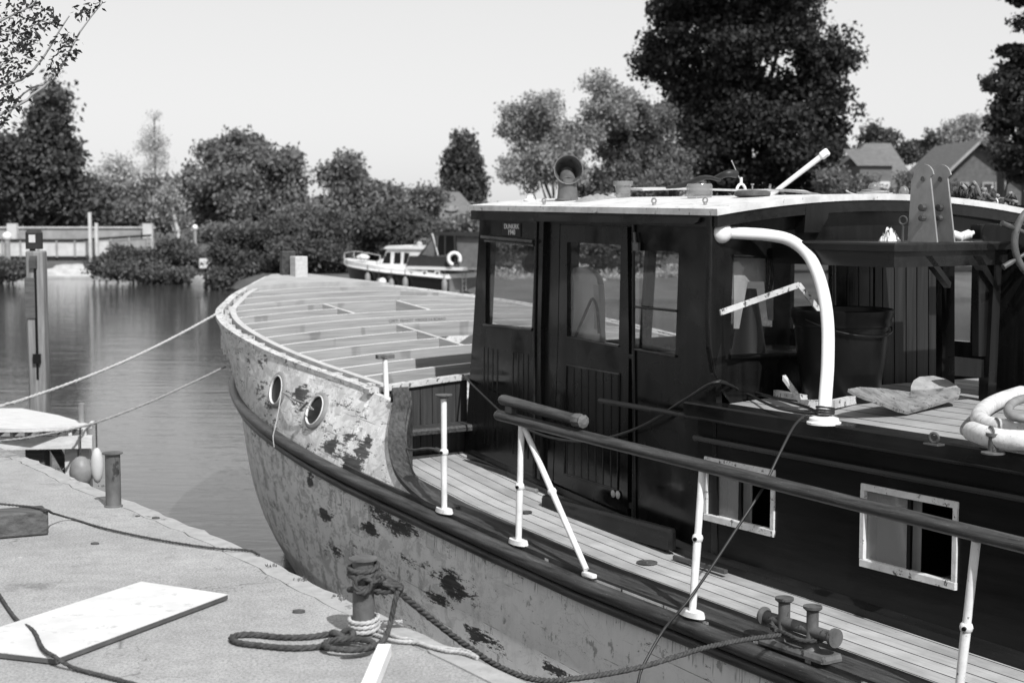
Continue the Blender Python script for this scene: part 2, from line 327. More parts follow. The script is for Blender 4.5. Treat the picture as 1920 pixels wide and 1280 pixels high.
# ---------------------------------------------------------------- mesh builder
class MB:
    def __init__(s): s.v = []; s.f = []; s.uv = {}
    def add(s, vs, fs, uv=None):
        o = len(s.v); s.v += [tuple(map(float, p)) for p in vs]; s.f += [tuple(o + i for i in f) for f in fs]
        if uv is not None:
            for i, q in enumerate(uv): s.uv[o + i] = q
        return s
    def hexa(s, a, b):                       # two matching rings of n points, closed prism
        n = len(a); s.add(list(a) + list(b), [tuple(range(n))[::-1], tuple(range(n, 2 * n))] + [(i, (i + 1) % n, n + (i + 1) % n, n + i) for i in range(n)]); return s
    def box(s, x0, x1, y0, y1, z0, z1):
        return s.hexa([(x0, y0, z0), (x1, y0, z0), (x1, y1, z0), (x0, y1, z0)], [(x0, y0, z1), (x1, y0, z1), (x1, y1, z1), (x0, y1, z1)])
    def rbox(s, x0, x1, y0, y1, z0, z1, r=.01):  # box with chamfered upright and top edges
        def ring(i, z): return [(x0 + i, y0 + r + 0, z), (x0 + r, y0 + i, z), (x1 - r, y0 + i, z), (x1 - i, y0 + r, z), (x1 - i, y1 - r, z), (x1 - r, y1 - i, z), (x0 + r, y1 - i, z), (x0 + i, y1 - r, z)]
        rs = [ring(0, z0), ring(0, z1 - r), ring(r * .6, z1)]; v = sum(rs, []); f = [tuple(range(8))[::-1], tuple(range(16, 24))]
        for k in range(2): f += [(k * 8 + i, k * 8 + (i + 1) % 8, k * 8 + 8 + (i + 1) % 8, k * 8 + 8 + i) for i in range(8)]
        return s.add(v, f)
    def tube(s, pts, r, n=10, cap=True, r2=None, flat=None):
        P = [Vector(p) for p in pts]; m = len(P)
        rs = r if isinstance(r, (list, tuple)) else [r + ((r2 if r2 is not None else r) - r) * i / max(1, m - 1) for i in range(m)]
        vs = []; up = None
        for i, p in enumerate(P):
            t = (P[min(i + 1, m - 1)] - P[max(i - 1, 0)]).normalized()
            if up is None: up = Vector((0, 0, 1)) if abs(t.z) < .9 else Vector((0, 1, 0))
            a = t.cross(up).normalized(); b = a.cross(t).normalized(); up = b
            for k in range(n):
                q = 2 * math.pi * k / n; vs.append(p + a * math.cos(q) * rs[i] + b * math.sin(q) * rs[i] * (flat or 1))
        fs = [(i * n + k, i * n + (k + 1) % n, (i + 1) * n + (k + 1) % n, (i + 1) * n + k) for i in range(m - 1) for k in range(n)]
        if cap: fs += [tuple(range(n))[::-1], tuple((m - 1) * n + k for k in range(n))]
        return s.add(vs, fs)
    def lathe(s, c, prof, n=20, axis=(0, 0, 1)):   # prof: (radius, height) along axis
        ax = Vector(axis).normalized(); a = ax.orthogonal().normalized(); b = ax.cross(a); c = Vector(c); vs = []
        for r, h in prof:
            for k in range(n):
                q = 2 * math.pi * k / n; vs.append(c + ax * h + (a * math.cos(q) + b * math.sin(q)) * max(r, .0005))
        m = len(prof); fs = [(i * n + k, i * n + (k + 1) % n, (i + 1) * n + (k + 1) % n, (i + 1) * n + k) for i in range(m - 1) for k in range(n)]
        fs += [tuple(range(n))[::-1], tuple((m - 1) * n + k for k in range(n))]
        return s.add(vs, fs)
    def sphere(s, c, r, n=10):
        rr = r if isinstance(r, (tuple, list)) else (r, r, r); m = n // 2 + 1; vs = []
        for i in range(m):
            a = math.pi * i / (m - 1)
            for k in range(n):
                b = 2 * math.pi * k / n; vs.append((c[0] + rr[0] * max(math.sin(a), .01) * math.cos(b), c[1] + rr[1] * max(math.sin(a), .01) * math.sin(b), c[2] + rr[2] * math.cos(a)))
        fs = [(i * n + k, (i + 1) * n + k, (i + 1) * n + (k + 1) % n, i * n + (k + 1) % n) for i in range(m - 1) for k in range(n)] + [tuple(range(n)), tuple((m - 1) * n + k for k in range(n))[::-1]]
        return s.add(vs, fs)
    def torus(s, c, R_, r, axis=(0, 0, 1), n=28, m=8, arc=1.0, start=0):
        ax = Vector(axis).normalized(); a = ax.orthogonal().normalized(); b = ax.cross(a); c = Vector(c); k = int(n * arc)
        pts = [c + (a * math.cos(start + 2 * math.pi * i / n) + b * math.sin(start + 2 * math.pi * i / n)) * R_ for i in range(k + (0 if arc == 1 else 1))]
        vs = []
        for i, p in enumerate(pts):
            d = (p - c).normalized()
            for j in range(m): q = 2 * math.pi * j / m; vs.append(p + d * math.cos(q) * r + ax * math.sin(q) * r)
        kk = len(pts); rng = range(kk) if arc == 1 else range(kk - 1)
        fs = [(i * m + j, ((i + 1) % kk) * m + j, ((i + 1) % kk) * m + (j + 1) % m, i * m + (j + 1) % m) for i in rng for j in range(m)]
        if arc != 1: fs += [tuple(range(m)), tuple((kk - 1) * m + j for j in range(m))[::-1]]
        return s.add(vs, fs)
    def rope(s, pts, r, pitch=None, seg=None):     # three strands laid round a path
        P = smooth(pts, seg or .012, True); pitch = pitch or r * 7; L = 0; c = []; up = None
        fr = []
        for i, p in enumerate(P):
            t = (P[min(i + 1, len(P) - 1)] - P[max(i - 1, 0)]).normalized()
            if up is None: up = Vector((0, 0, 1)) if abs(t.z) < .9 else Vector((0, 1, 0))
            a = t.cross(up).normalized(); up = a.cross(t).normalized()
            if i: L += (p - P[i - 1]).length
            fr.append((p, a, up, L))
        for k in range(3):
            pp = []
            for p, a, b, l in fr:
                q = 2 * math.pi * (l / pitch + k / 3); pp.append(p + (a * math.cos(q) + b * math.sin(q)) * r * .5)
            s.tube(pp, r * .56, 6)
        return s
    def build(s, name, mat, root=None, frame=None, smooth_=None, sub=0):
        m = D.meshes.new(name); off = np.array(root['_a'] if root is not None else (0, 0, 0)) if root is not None and '_a' in root else np.zeros(3)
        vs = [(p[0] - off[0], p[1] - off[1], p[2] - off[2]) for p in s.v]
        m.from_pydata(vs, [], s.f); m.validate()
        if s.uv:
            l = m.uv_layers.new(name='UVMap')
            for lp in m.loops: l.data[lp.index].uv = s.uv.get(lp.vertex_index, (0, 0))
        import bmesh
        b = bmesh.new(); b.from_mesh(m); bmesh.ops.recalc_face_normals(b, faces=b.faces); b.to_mesh(m); b.free()
        if smooth_: 
            m.shade_smooth() if hasattr(m, 'shade_smooth') else None
            m.set_sharp_from_angle(angle=R(smooth_))
        m.materials.append(MT[mat] if isinstance(mat, str) else mat)
        o = D.objects.new(name, m); COL.objects.link(o)
        if root is not None:
            o.parent = root; o['_a'] = list(map(float, off))
        return o

def smooth(pts, step=.05, by_len=True):
    P = [Vector(p) for p in pts]; out = []
    if len(P) == 2:
        n = max(2, int((P[1] - P[0]).length / step)); return [P[0].lerp(P[1], i / n) for i in range(n + 1)]
    Q = [P[0] * 2 - P[1]] + P + [P[-1] * 2 - P[-2]]
    for i in range(1, len(Q) - 2):
        n = max(2, int((Q[i + 1] - Q[i]).length / step))
        for k in range(n):
            t = k / n; a, b, c, d = Q[i - 1], Q[i], Q[i + 1], Q[i + 2]
            out.append(.5 * ((2 * b) + (c - a) * t + (2 * a - 5 * b + 4 * c - d) * t * t + (3 * b - a - 3 * c + d) * t ** 3))
    out.append(P[-1]); return out

def thing(name, label, cat, anchor=(0, 0, 0), boat=False, group=None):
    o = D.objects.new(name, None); COL.objects.link(o); o.empty_display_size = .2
    o['_a'] = [float(c) for c in anchor]
    if boat: o.location = tuple(BW(anchor)); o.rotation_euler = (0, 0, TH)
    else: o.location = tuple(anchor)
    o['label'] = label; o['category'] = cat
    if group: o['group'] = group
    return o
def solo(mb, name, mat, label, cat, boat=False, group=None, smooth_=40):   # a thing of one mesh, origin at its base
    v = np.array(mb.v); a = np.array([v[:, 0].mean(), v[:, 1].mean(), v[:, 2].min()])
    mb.v = [tuple(p) for p in (v - a)]
    o = mb.build(name, mat, None, smooth_=smooth_)
    if boat: o.location = tuple(BW(a)); o.rotation_euler = (0, 0, TH)
    else: o.location = tuple(a)
    o['label'] = label; o['category'] = cat
    if group: o['group'] = group
    return o
def struct(mb, name, mat, smooth_=None, kind='structure'):
    o = mb.build(name, mat, smooth_=smooth_); o['kind'] = kind; return o
def text(name, s, size, mat, root, loc, rot, depth=.0015, align='CENTER'):
    c = D.curves.new(name, 'FONT'); c.body = s; c.size = size; c.extrude = depth; c.align_x = align; c.align_y = 'CENTER'
    o = D.objects.new(name + '_curve', c); COL.objects.link(o)
    dg = bpy.context.evaluated_depsgraph_get(); m = D.meshes.new_from_object(o.evaluated_get(dg)); D.objects.remove(o)
    m.materials.clear(); m.materials.append(MT[mat]); t = D.objects.new(name, m); COL.objects.link(t)
    off = np.array(root['_a']) if root is not None and '_a' in root else np.zeros(3)
    t.parent = root; t.matrix_local = Matrix.Translation(Vector(np.array(loc) - off)) @ rot
    return t

# ================================================================= SETTING
WZ = -2.0
# ---- bank line of the far side, found at the water level
bank_px = [(-900, 519), (-200, 520), (90, 521), (180, 521), (300, 527), (375, 533), (440, 546), (520, 556), (640, 562), (900, 566), (1300, 566), (2300, 560), (3600, 552)]
bank = [gz(x, y, WZ)[:2] for x, y in bank_px]
bank = [np.array(p) for p in [(-110., -40.), (-98., -5.), (-92., 30.), (-80., 62.)]] + bank      # bank bend added out of view, carrying the trees mirrored in the varnish
b = MB(); n_ = len(bank)
cent = np.array([0, 0.])
v = []; 
for (x, y) in bank: v.append((x, y, WZ - .5))
for (x, y) in bank: v.append((x, y, WZ + .12))
for (x, y) in bank: v.append((x * 1.02, y * 1.02, WZ + .45))
for (x, y) in bank: v.append((x * 1.06, y * 1.06, WZ + .8))
for (x, y) in bank: v.append((x * 25, 1700 if y > 80 else y * 20, WZ + .8))
b.add(v, [(k * n_ + i, k * n_ + i + 1, (k + 1) * n_ + i + 1, (k + 1) * n_ + i) for k in range(4) for i in range(n_ - 1)])
struct(b, 'ground', 'ground')
b = MB(); b.add([(-300, -60, WZ), (300, -60, WZ), (300, 140, WZ), (-300, 140, WZ)], [(0, 1, 2, 3)]); struct(b, 'water', 'water')
b = MB(); b.add([(-300, -60, WZ - 3), (300, -60, WZ - 3), (300, 140, WZ - 3), (-300, 140, WZ - 3)], [(0, 1, 2, 3)]); struct(b, 'riverbed', 'dark')
# ---- quay: slab with a kerb-like edge strip
qe = [gz(x, y, 0)[:2] for x, y in [(-260, 745), (0, 838), (90, 869), (188, 915), (300, 957), (403, 999), (530, 1058), (661, 1124), (830, 1200), (995, 1277)]]
d_ = (qe[-1] - qe[-4]); d_ /= np.linalg.norm(d_); qe = qe + [qe[-1] + d_ * 4, qe[-1] + d_ * 14]
qe = [qe[0] - (qe[1] - qe[0]) * 6] + qe
qs = smooth([(p[0], p[1], 0) for p in qe], .11); jit = [rnd.uniform(-.012, .012) for _ in qs]
qe2 = [(p.x + j, p.y + j) for p, j in zip(qs, jit)]
nx = np.array([-d_[1], d_[0]]); nx = nx if nx[0] < 0 else -nx
top = [(p[0], p[1]) for p in qe2]; inn = [(p[0] + nx[0] * .13, p[1] + nx[1] * .13) for p in qe2]; far = [(p[0] + nx[0] * 40, p[1] + nx[1] * 40) for p in qe2]
b = MB(); n_ = len(top); v = []
for p in inn: v.append((p[0], p[1], -3.5))
for p in inn: v.append((p[0], p[1], 0))
for p in far: v.append((p[0], p[1], 0))
b.add(v, [(k * n_ + i, k * n_ + i + 1, (k + 1) * n_ + i + 1, (k + 1) * n_ + i) for k in range(2) for i in range(n_ - 1)])
struct(b, 'quay', 'concrete')
b = MB(); v = []
prof = [(.0, -3.5), (.0, -.03), (.012, -.006), (.03, .0), (.122, .0), (.128, -.02)]
for o_, z in prof:
    for p in top: v.append((p[0] + nx[0] * o_, p[1] + nx[1] * o_, z + rnd.uniform(-.003, .003) * (z > -.1)))
b.add(v, [(k * n_ + i, k * n_ + i + 1, (k + 1) * n_ + i + 1, (k + 1) * n_ + i) for k in range(len(prof) - 1) for i in range(n_ - 1)])
MT['kerb'] = plain('quay_edge_concrete', .27, .38, .95, 14, bump=.5, spots=(8, .60, .17))
struct(b, 'quay_edge', 'kerb')

# ================================================================= THE BARGE
def zs(t): return -.65 + .06 * t + .002 * t * t if t > 0 else -.65 + .028 * t
def zf(t): return .15 + .085 * (t - 3.4) + .003 * (t - 3.4) ** 2
def tab(t, T):
    T = sorted(T)
    if t <= T[0][0]: return T[0][1]
    if t >= T[-1][0]: return T[-1][1]
    xs = [a for a, _ in T]; i = max(k for k in range(len(T)) if xs[k] <= t); i = min(i, len(T) - 2)
    def sl(k):
        if k == 0: return (T[1][1] - T[0][1]) / (T[1][0] - T[0][0])
        if k == len(T) - 1: return (T[-1][1] - T[-2][1]) / (T[-1][0] - T[-2][0])
        return (T[k + 1][1] - T[k - 1][1]) / (T[k + 1][0] - T[k - 1][0])
    h = T[i + 1][0] - T[i][0]; s = (t - T[i][0]) / h; m0, m1 = sl(i) * h, sl(i + 1) * h
    return (2 * s**3 - 3 * s**2 + 1) * T[i][1] + (s**3 - 2 * s**2 + s) * m0 + (-2 * s**3 + 3 * s**2) * T[i + 1][1] + (s**3 - s**2) * m1
GW = [(1.0, 2.42), (2.4, 2.36), (3.4, 2.27), (4.7, 2.31), (5.5, 2.29), (6.4, 2.19), (7.0, 2.06), (7.6, 1.84), (8.1, 1.54), (8.6, 1.22), (9.1, .82), (9.5, .5), (9.85, .2), (10.0, .05)]
RB = [(-12, 1.6), (-8, 2.35), (-4, 2.6), (0, 2.6), (2, 2.58), (3.5, 2.55), (4.9, 2.42), (6.05, 2.2), (7.2, 1.80), (8.0, 1.35), (8.7, .85), (9.3, .42), (9.75, .1), (9.9, .04)]
W1 = [(-12, 1.2), (-8, 2.3), (-4, 2.6), (0, 2.61), (3.0, 2.55), (3.9, 2.46), (4.9, 2.28), (6.0, 2.02), (7.0, 1.66), (7.8, 1.27), (8.5, .83), (9.2, .36), (9.55, .08), (9.7, .03)]
W2 = [(-12, .6), (-8, 2.1), (-4, 2.55), (0, 2.56), (3.5, 2.36), (5.0, 1.98), (6.0, 1.66), (6.8, 1.33), (7.5, .97), (8.2, .55), (8.8, .22), (9.2, .04), (9.4, .02)]
W3 = [(-12, .1), (-8, 1.2), (-4, 1.8), (0, 1.8), (4, 1.4), (6, .9), (7.5, .4), (8.5, .05), (8.8, .02)]
C0 = .06
def hb(t, z):                                # half-breadth of the hull at station t, height z
    zr = zs(t) - .07
    K = sorted([(-2.9, tab(t, W3)), (-2.0, tab(t, W2)), (-1.35, tab(t, W1)), (zr, tab(t, RB))] + ([(zf(t), tab(t, GW))] if t > 1 else []))
    return max(.012, tab(z, K))
sweep_px = [(705, 736), (709, 760), (714, 790), (724, 825), (742, 862), (762, 893), (790, 920), (820, 942), (850, 960)]
SW = sorted([(p[1], p[2]) for p in (bwp(x, y, -2.42) for x, y in sweep_px)])
SW = [(t, z) for t, z in SW]
T_SW0, T_SW1 = SW[0][0], SW[-1][0]
def ztop(t):
    if t >= T_SW1: return zf(t)
    if t <= T_SW0: return zs(t)
    return max(zs(t), tab(t, SW))
HOLES = []
for (x, y, rx, rz, k) in [(560, 741, .22, .12, 0), (880, 1095, .42, .13, .06), (770, 985, .5, .11, .06), (745, 965, .3, .1, .06), (820, 1060, .35, .07, .06), (690, 870, .22, .12, .0), (700, 840, .16, .12, 0), (640, 830, .14, .1, 0), (935, 1195, .35, .10, .06), (850, 1120, .3, .06, .06), (620, 965, .2, .07, .0), (720, 990, .2, .06, .0), (1070, 1250, .2, .05, 0), (640, 1030, .25, .08, 0), (590, 900, .12, .1, 0)]:
    p = bwp(x, y, -2.42 if y > 880 else -2.33); HOLES.append((p[1], p[2], rx, rz, k))
MT['hull'] = hullpaint()

boat = thing('cabin_barge', 'long old wooden barge with peeling pale hull, dark varnished wheelhouse and open foredeck beams', 'boat', (0, 0, WZ), True)

def hullside(sg):
    ts = sorted(set(list(np.linspace(-12, 1.2, 34)) + list(np.linspace(1.3, 3.7, 34)) + list(np.linspace(3.8, 9.88, 70))))
    rows = 26; g = []
    for t in ts:
        zt = ztop(t) ; zr = zs(t) - .07; col = []
        for k in range(rows + 1):
            if k <= 8: z = zt + (min(zr, zt - .01) - zt) * k / 8
            else: z = zr + (-2.9 - zr) * ((k - 8) / (rows - 8))
            h = hb(t, z)
            tt = t
            if t > 9.0: tt = t - max(0, (t - 9.0)) * .0
            col.append((C0 + sg * h, tt, z))
        g.append(col)
    b = MB(); n = rows + 1; v = sum(g, [])
    # inner skin
    vi = [(p[0] - sg * min(.055, max(.0, abs(p[0] - C0) * .5)), p[1], p[2]) for p in v]
    m = len(g); b.add(v, [(i * n + k, i * n + k + 1, (i + 1) * n + k + 1, (i + 1) * n + k) for i in range(m - 1) for k in range(n - 1)])
    b.add(vi, [(i * n + k, (i + 1) * n + k, (i + 1) * n + k + 1, i * n + k + 1) for i in range(m - 1) for k in range(n - 1)])
    N = len(v); b.f += [(i * n, (i + 1) * n, N + (i + 1) * n, N + i * n) for i in range(m - 1)]
    return b
hp = hullside(-1); hs = hullside(1); hp.add(hs.v, hs.f)
# transom closing the stern
tz = np.linspace(zs(-12), -2.9, 10); hp.add([(C0 - hb(-12, z), -12, z) for z in tz] + [(C0 + hb(-12, z), -12, z) for z in tz], [(i, i + 1, 11 + i, 10 + i) for i in range(9)])
hull = hp.build('hull', 'hull', boat, smooth_=50)
# stem timber and the post standing over it
b = MB(); st = [(9.84, .80), (9.88, .3), (9.84, -.4), (9.66, -1.2), (9.3, -2.0), (8.8, -2.8)]
for (t0, z0), (t1, z1) in zip(st[:-1], st[1:]):
    b.hexa([(C0 - .06, t0, z0), (C0 + .06, t0, z0), (C0 + .04, t0 + .16, z0), (C0 - .04, t0 + .16, z0)], [(C0 - .06, t1, z1), (C0 + .06, t1, z1), (C0 + .04, t1 + .16, z1), (C0 - .04, t1 + .16, z1)])
b.build('stem', 'hull', boat)
def edge_w(t, off=0, sg=-1): return C0 + sg * (tab(t, GW) + off)

def strip(fn_in, fn_out, ts, zt, thick, mat, name, root):   # a board following the hull: fn(t) gives x, zt(t) gives top
    b = MB(); v = []
    for t in ts:
        a, c, z = fn_in(t), fn_out(t), zt(t); v += [(a, t, z), (c, t, z), (c, t, z - thick), (a, t, z - thick)]
    m = len(ts); f = [(i * 4 + k, i * 4 + (k + 1) % 4, (i + 1) * 4 + (k + 1) % 4, (i + 1) * 4 + k) for i in range(m - 1) for k in range(4)] + [(0, 1, 2, 3), tuple((m - 1) * 4 + k for k in (3, 2, 1, 0))]
    b.add(v, f); return b.build(name, mat, root)
TF = list(np.linspace(3.4, 9.75, 60))
for sg in (-1, 1):                          # outer plank edge, gap with frame heads, inner beam shelf
    strip(lambda t: edge_w(t, -.075, sg), lambda t: edge_w(t, .012, sg), TF, lambda t: zf(t) + .022, .04, 'chipped', 'gunwale', boat)
    TI = list(np.linspace(3.4, 9.2, 50))
    strip(lambda t: C0 + sg * max(.02, tab(t, GW) - .22), lambda t: C0 + sg * max(.03, tab(t, GW) - .155), TI, lambda t: zf(t) + .028, .06, 'beamside', 'beam_shelf', boat)
    for k in range(22):
        t = 3.6 + k * .27 + rnd.uniform(-.04, .04)
        if t > 9.1: continue
        a, c = C0 + sg * (tab(t, GW) - .085), C0 + sg * max(.05, tab(t, GW) - .145)
        b = MB(); b.box(min(a, c), max(a, c), t, t + .10, zf(t) - .35, zf(t) + .012 + rnd.uniform(-.02, .015)); b.build('frame_head', 'chipped', boat)
# foredeck beams with their camber
def camber(t, w): h = max(.3, tab(t, GW)); return .095 * (h / 2.3) * (1 - ((w - C0) / h) ** 2)
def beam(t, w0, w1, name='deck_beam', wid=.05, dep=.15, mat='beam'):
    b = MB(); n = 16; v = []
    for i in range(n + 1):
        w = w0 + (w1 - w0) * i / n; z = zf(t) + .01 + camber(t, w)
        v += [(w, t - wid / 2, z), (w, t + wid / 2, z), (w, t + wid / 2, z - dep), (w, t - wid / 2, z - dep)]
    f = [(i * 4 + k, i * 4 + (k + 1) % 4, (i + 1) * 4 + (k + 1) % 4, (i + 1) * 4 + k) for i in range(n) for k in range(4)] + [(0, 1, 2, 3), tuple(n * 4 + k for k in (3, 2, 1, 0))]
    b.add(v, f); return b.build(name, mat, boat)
def bfd(x, y, dz=.05): return bf(x, y, lambda t: zf(t) + dz)
bt_rows = [bfd(x, y, .01)[1] for x, y in [(675, 704), (634, 689), (598, 676), (558, 661), (522, 646), (495, 632), (470, 617), (454, 608), (446, 596), (441, 584), (446, 573), (460, 559)]]
BT = [3.9, 4.3, 4.68, 5.10, 5.53, 5.95, 6.38, 6.71, 7.08, 7.44, 7.80, 8.24, 8.66]
cA0 = bfd(968, 558, .06)
hatch_aft = (C0 - .25, 4.96, 5.8)           # aft hatch: port carlin, from beam to beam
ends = {}
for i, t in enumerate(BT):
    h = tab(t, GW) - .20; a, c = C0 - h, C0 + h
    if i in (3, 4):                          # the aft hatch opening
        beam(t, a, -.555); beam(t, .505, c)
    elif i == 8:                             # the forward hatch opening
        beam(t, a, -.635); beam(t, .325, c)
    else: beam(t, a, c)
for (w, t0, t1) in [(-.53, BT[2], BT[5]), (.48, BT[2], BT[5]), (-.61, BT[7], BT[9]), (.30, BT[7], BT[9])]:
    b = MB(); z0 = zf(t0 + .03) + .012 + camber(t0, w); z1 = zf(t1 - .03) + .012 + camber(t1, w)
    b.hexa([(w - .022, t0 + .027, z0 - .13), (w + .022, t0 + .027, z0 - .13), (w + .022, t0 + .027, z0), (w - .022, t0 + .027, z0)], [(w - .022, t1 - .027, z1 - .13), (w + .022, t1 - .027, z1 - .13), (w + .022, t1 - .027, z1), (w - .022, t1 - .027, z1)])
    b.build('hatch_carlin', 'beamside', boat)
# plate of solid deck at the bow, breasthook, post
b = MB(); TP = list(np.linspace(8.86, 9.72, 14)); v = []
for t in TP:
    h = max(.02, tab(t, GW) - .08)
    for k in range(7):
        w = C0 - h + 2 * h * k / 6; v.append((w, t, zf(t) + .045 + camber(t, w)))
for t in TP:
    h = max(.02, tab(t, GW) - .08)
    for k in range(7):
        w = C0 - h + 2 * h * k / 6; v.append((w, t, zf(t) - .02 + camber(t, w)))
m = len(TP); b.add(v, [(i * 7 + k, i * 7 + k + 1, (i + 1) * 7 + k + 1, (i + 1) * 7 + k) for i in range(m - 1) for k in range(6)] + [(m * 7 + i * 7 + k, m * 7 + (i + 1) * 7 + k, m * 7 + (i + 1) * 7 + k + 1, m * 7 + i * 7 + k + 1) for i in range(m - 1) for k in range(6)] + [(k, m * 7 + k, m * 7 + k + 1, k + 1) for k in range(6)])
MT['bowply'] = plain('weathered_bow_plate', .26, .4, .75, 4, (1, 4, 1), .2)
b.build('bow_plate', 'bowply', boat)
pz = zf(9.5)
b = MB(); b.rbox(C0 - .08, C0 + .085, 9.36, 9.52, pz - .1, pz + .30, .008); b.build('bow_post', 'beamside', boat)
b = MB(); b.rbox(C0 - .16, C0 + .02, 9.56, 9.64, pz - .1, pz + .36, .006); b.build('bow_post_backing', 'oldwood', boat)
stt = D.objects.new('stencil_row', None); D.objects.remove(stt)
sq = bt(783, 600, BT[6] - .027); text('beam_stencil', 'CERTI  FEHADT  VIROCE 2·6 BOAXO', .042, 'timber', boat, sq, Matrix.Rotation(R(90), 4, 'X'), .0004)
# hold: ceiling boards deep under the open beams
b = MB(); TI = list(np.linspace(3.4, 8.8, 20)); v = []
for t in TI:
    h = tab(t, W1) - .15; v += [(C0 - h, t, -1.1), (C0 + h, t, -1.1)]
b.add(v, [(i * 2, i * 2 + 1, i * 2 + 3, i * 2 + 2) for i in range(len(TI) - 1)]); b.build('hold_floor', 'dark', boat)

# sweep of the topside down from the foredeck to the side deck
TS = list(np.linspace(T_SW0 - .05, T_SW1 + .03, 40))
strip(lambda t: C0 - hb(t, max(ztop(t), zs(t) - .06)) + .12, lambda t: C0 - hb(t, max(ztop(t), zs(t) - .06)) - .03, TS, lambda t: ztop(t) + .035, .035, 'oldwood', 'sweep_capping', boat)
b = MB(); v = []
for t in TS:
    x = C0 - hb(t, ztop(t)) + .11; v += [(x, t, ztop(t)), (x, t, zs(t) - .02), (x + .03, t, zs(t) - .02), (x + .03, t, ztop(t))]
b.add(v, [(i * 4 + k, i * 4 + (k + 1) % 4, (i + 1) * 4 + (k + 1) % 4, (i + 1) * 4 + k) for i in range(len(TS) - 1) for k in range(4)]); b.build('sweep_lining', 'oldwood', boat)

# rubbing strakes
TR = list(np.linspace(-12, 9.86, 120))
for (dz, r, nm, o_) in [(-.055, .05, 'rubbing_strake', .035), (-.145, .032, 'lower_strake', .02)]:
    for sg in (-1, 1):
        b = MB(); b.tube([(C0 + sg * (hb(t, zs(t) + dz - .02) + o_), t, zs(t) + dz) for t in TR], r, 10); b.build(nm, 'oldwood', boat, smooth_=60)

# side deck, port and starboard: teak strip and dark covering board
def deck_in(t):
    return -1.72 + max(0, (t + .24)) * .0883 if t > -.24 else -1.72
for sg in (-1, 1):
    b = MB(); v = []; uv = []; TD = list(np.linspace(-11, 3.36, 70)); K = 8
    for t in TD:
        o_ = tab(t, RB) - .23 - (max(0, t - 1.8) * .09); i_ = abs(deck_in(t) if sg < 0 else -deck_in(t)) - .04
        for k in range(K + 1):
            q = o_ + (i_ - o_) * k / K; v.append((sg * q if sg > 0 else C0 - q - .06, t, zs(t) + .0 + .015 * k / K)); uv.append((t, o_ - q))
    b.add(v, [(i * (K + 1) + k, i * (K + 1) + k + 1, (i + 1) * (K + 1) + k + 1, (i + 1) * (K + 1) + k) for i in range(len(TD) - 1) for k in range(K)], uv)
    b.build('side_deck', 'deck', boat)
    TC = list(np.linspace(-11.5, 3.34, 80))
    strip(lambda t: C0 + sg * (tab(t, RB) - .25 - (max(0, t - 1.8) * .09)), lambda t: C0 + sg * (tab(t, RB) + .0), TC, lambda t: zs(t) + .018, .10, 'oldwood', 'covering_board', boat)

# break bulkhead with seat
def bk(x, y): return bt(x, y, 3.36)
b = MB(); x0, x1 = -2.22, -1.30; nP = 8
for i in range(nP):
    a = x0 + (x1 - x0) * i / nP; c = x0 + (x1 - x0) * (i + 1) / nP - .006
    b.box(a, c, 3.36, 3.385, zs(3.36) - .05, zf(3.4) + camber(3.4, (a + c) / 2) - .01)
b.box(x0, x1, 3.385, 3.40, zs(3.36) - .05, zf(3.4) + .02); 
b.build('bulkhead', 'bulkwood', boat)
b = MB(); v = []
for i in range(13):
    w = -2.26 + (2.26 + C0 + 2.2) * i / 12; z = zf(3.4) + camber(3.4, w) + .035
    v += [(w, 3.33, z - .04), (w, 3.33, z), (w, 3.44, z), (w, 3.44, z - .04)]
b.add(v, [(i * 4 + k, i * 4 + (k + 1) % 4, (i + 1) * 4 + (k + 1) % 4, (i + 1) * 4 + k) for i in range(12) for k in range(4)] + [(0, 1, 2, 3), (51, 50, 49, 48)]); b.build('bulkhead_cap', 'chipped', boat)
p = bk(745, 797); 
b = MB(); b.rbox(-2.05, -1.27, 3.12, 3.355, p[2] - .06, p[2] - .01, .02); b.build('step_seat', 'oldwood', boat, smooth_=30)
b = MB(); b.hexa([(-1.33, 3.14, p[2] - .06), (-1.33, 3.355, p[2] - .06), (-1.33, 3.355, zs(3.3)), (-1.33, 3.22, zs(3.3) + .15)], [(-1.29, 3.14, p[2] - .06), (-1.29, 3.355, p[2] - .06), (-1.29, 3.355, zs(3.3)), (-1.29, 3.22, zs(3.3) + .15)]); b.build('seat_bracket', 'varnish', boat)
b = MB(); b.box(-2.2, -1.35, 3.30, 3.355, zs(3.3) - .01, zs(3.3) + .03); b.box(-1.52, -1.47, 2.4, 3.30, zs(3.) - .01, zs(3.) + .02); b.build('deck_edging', 'bulkwood', boat)

# portholes
for (x, y) in [(522, 731), (594, 770)]:
    t = 5.5
    for _ in range(8):
        q = bwp(x, y, C0 - hb(t, .0)); t = q[1]; 
        q = bwp(x, y, C0 - hb(t, q[2])); t = q[1]
    nrm = -Vector((1, (hb(t + .05, q[2]) - hb(t - .05, q[2])) / .1, (hb(t, q[2] + .05) - hb(t, q[2] - .05)) / .1)).normalized()
    ph = MB(); ph.lathe(q, [(.162, -.04), (.166, .012), (.154, .024), (.136, .026), (.124, .018), (.12, -.02)], 28, nrm); ph.f = ph.f[:-2]; po = ph.build('porthole', 'fender', boat, smooth_=40)
    ph = MB(); ph.lathe(q, [(.133, .02), (.133, .029), (.127, .031), (.122, .018)], 28, nrm); ph.f = ph.f[:-2]; ph.build('pale_rim', 'white', po, smooth_=40)
    ph = MB(); ph.lathe(q, [(.125, .003), (.125, .009)], 24, nrm); o = ph.build('dark_glass', 'black', po)

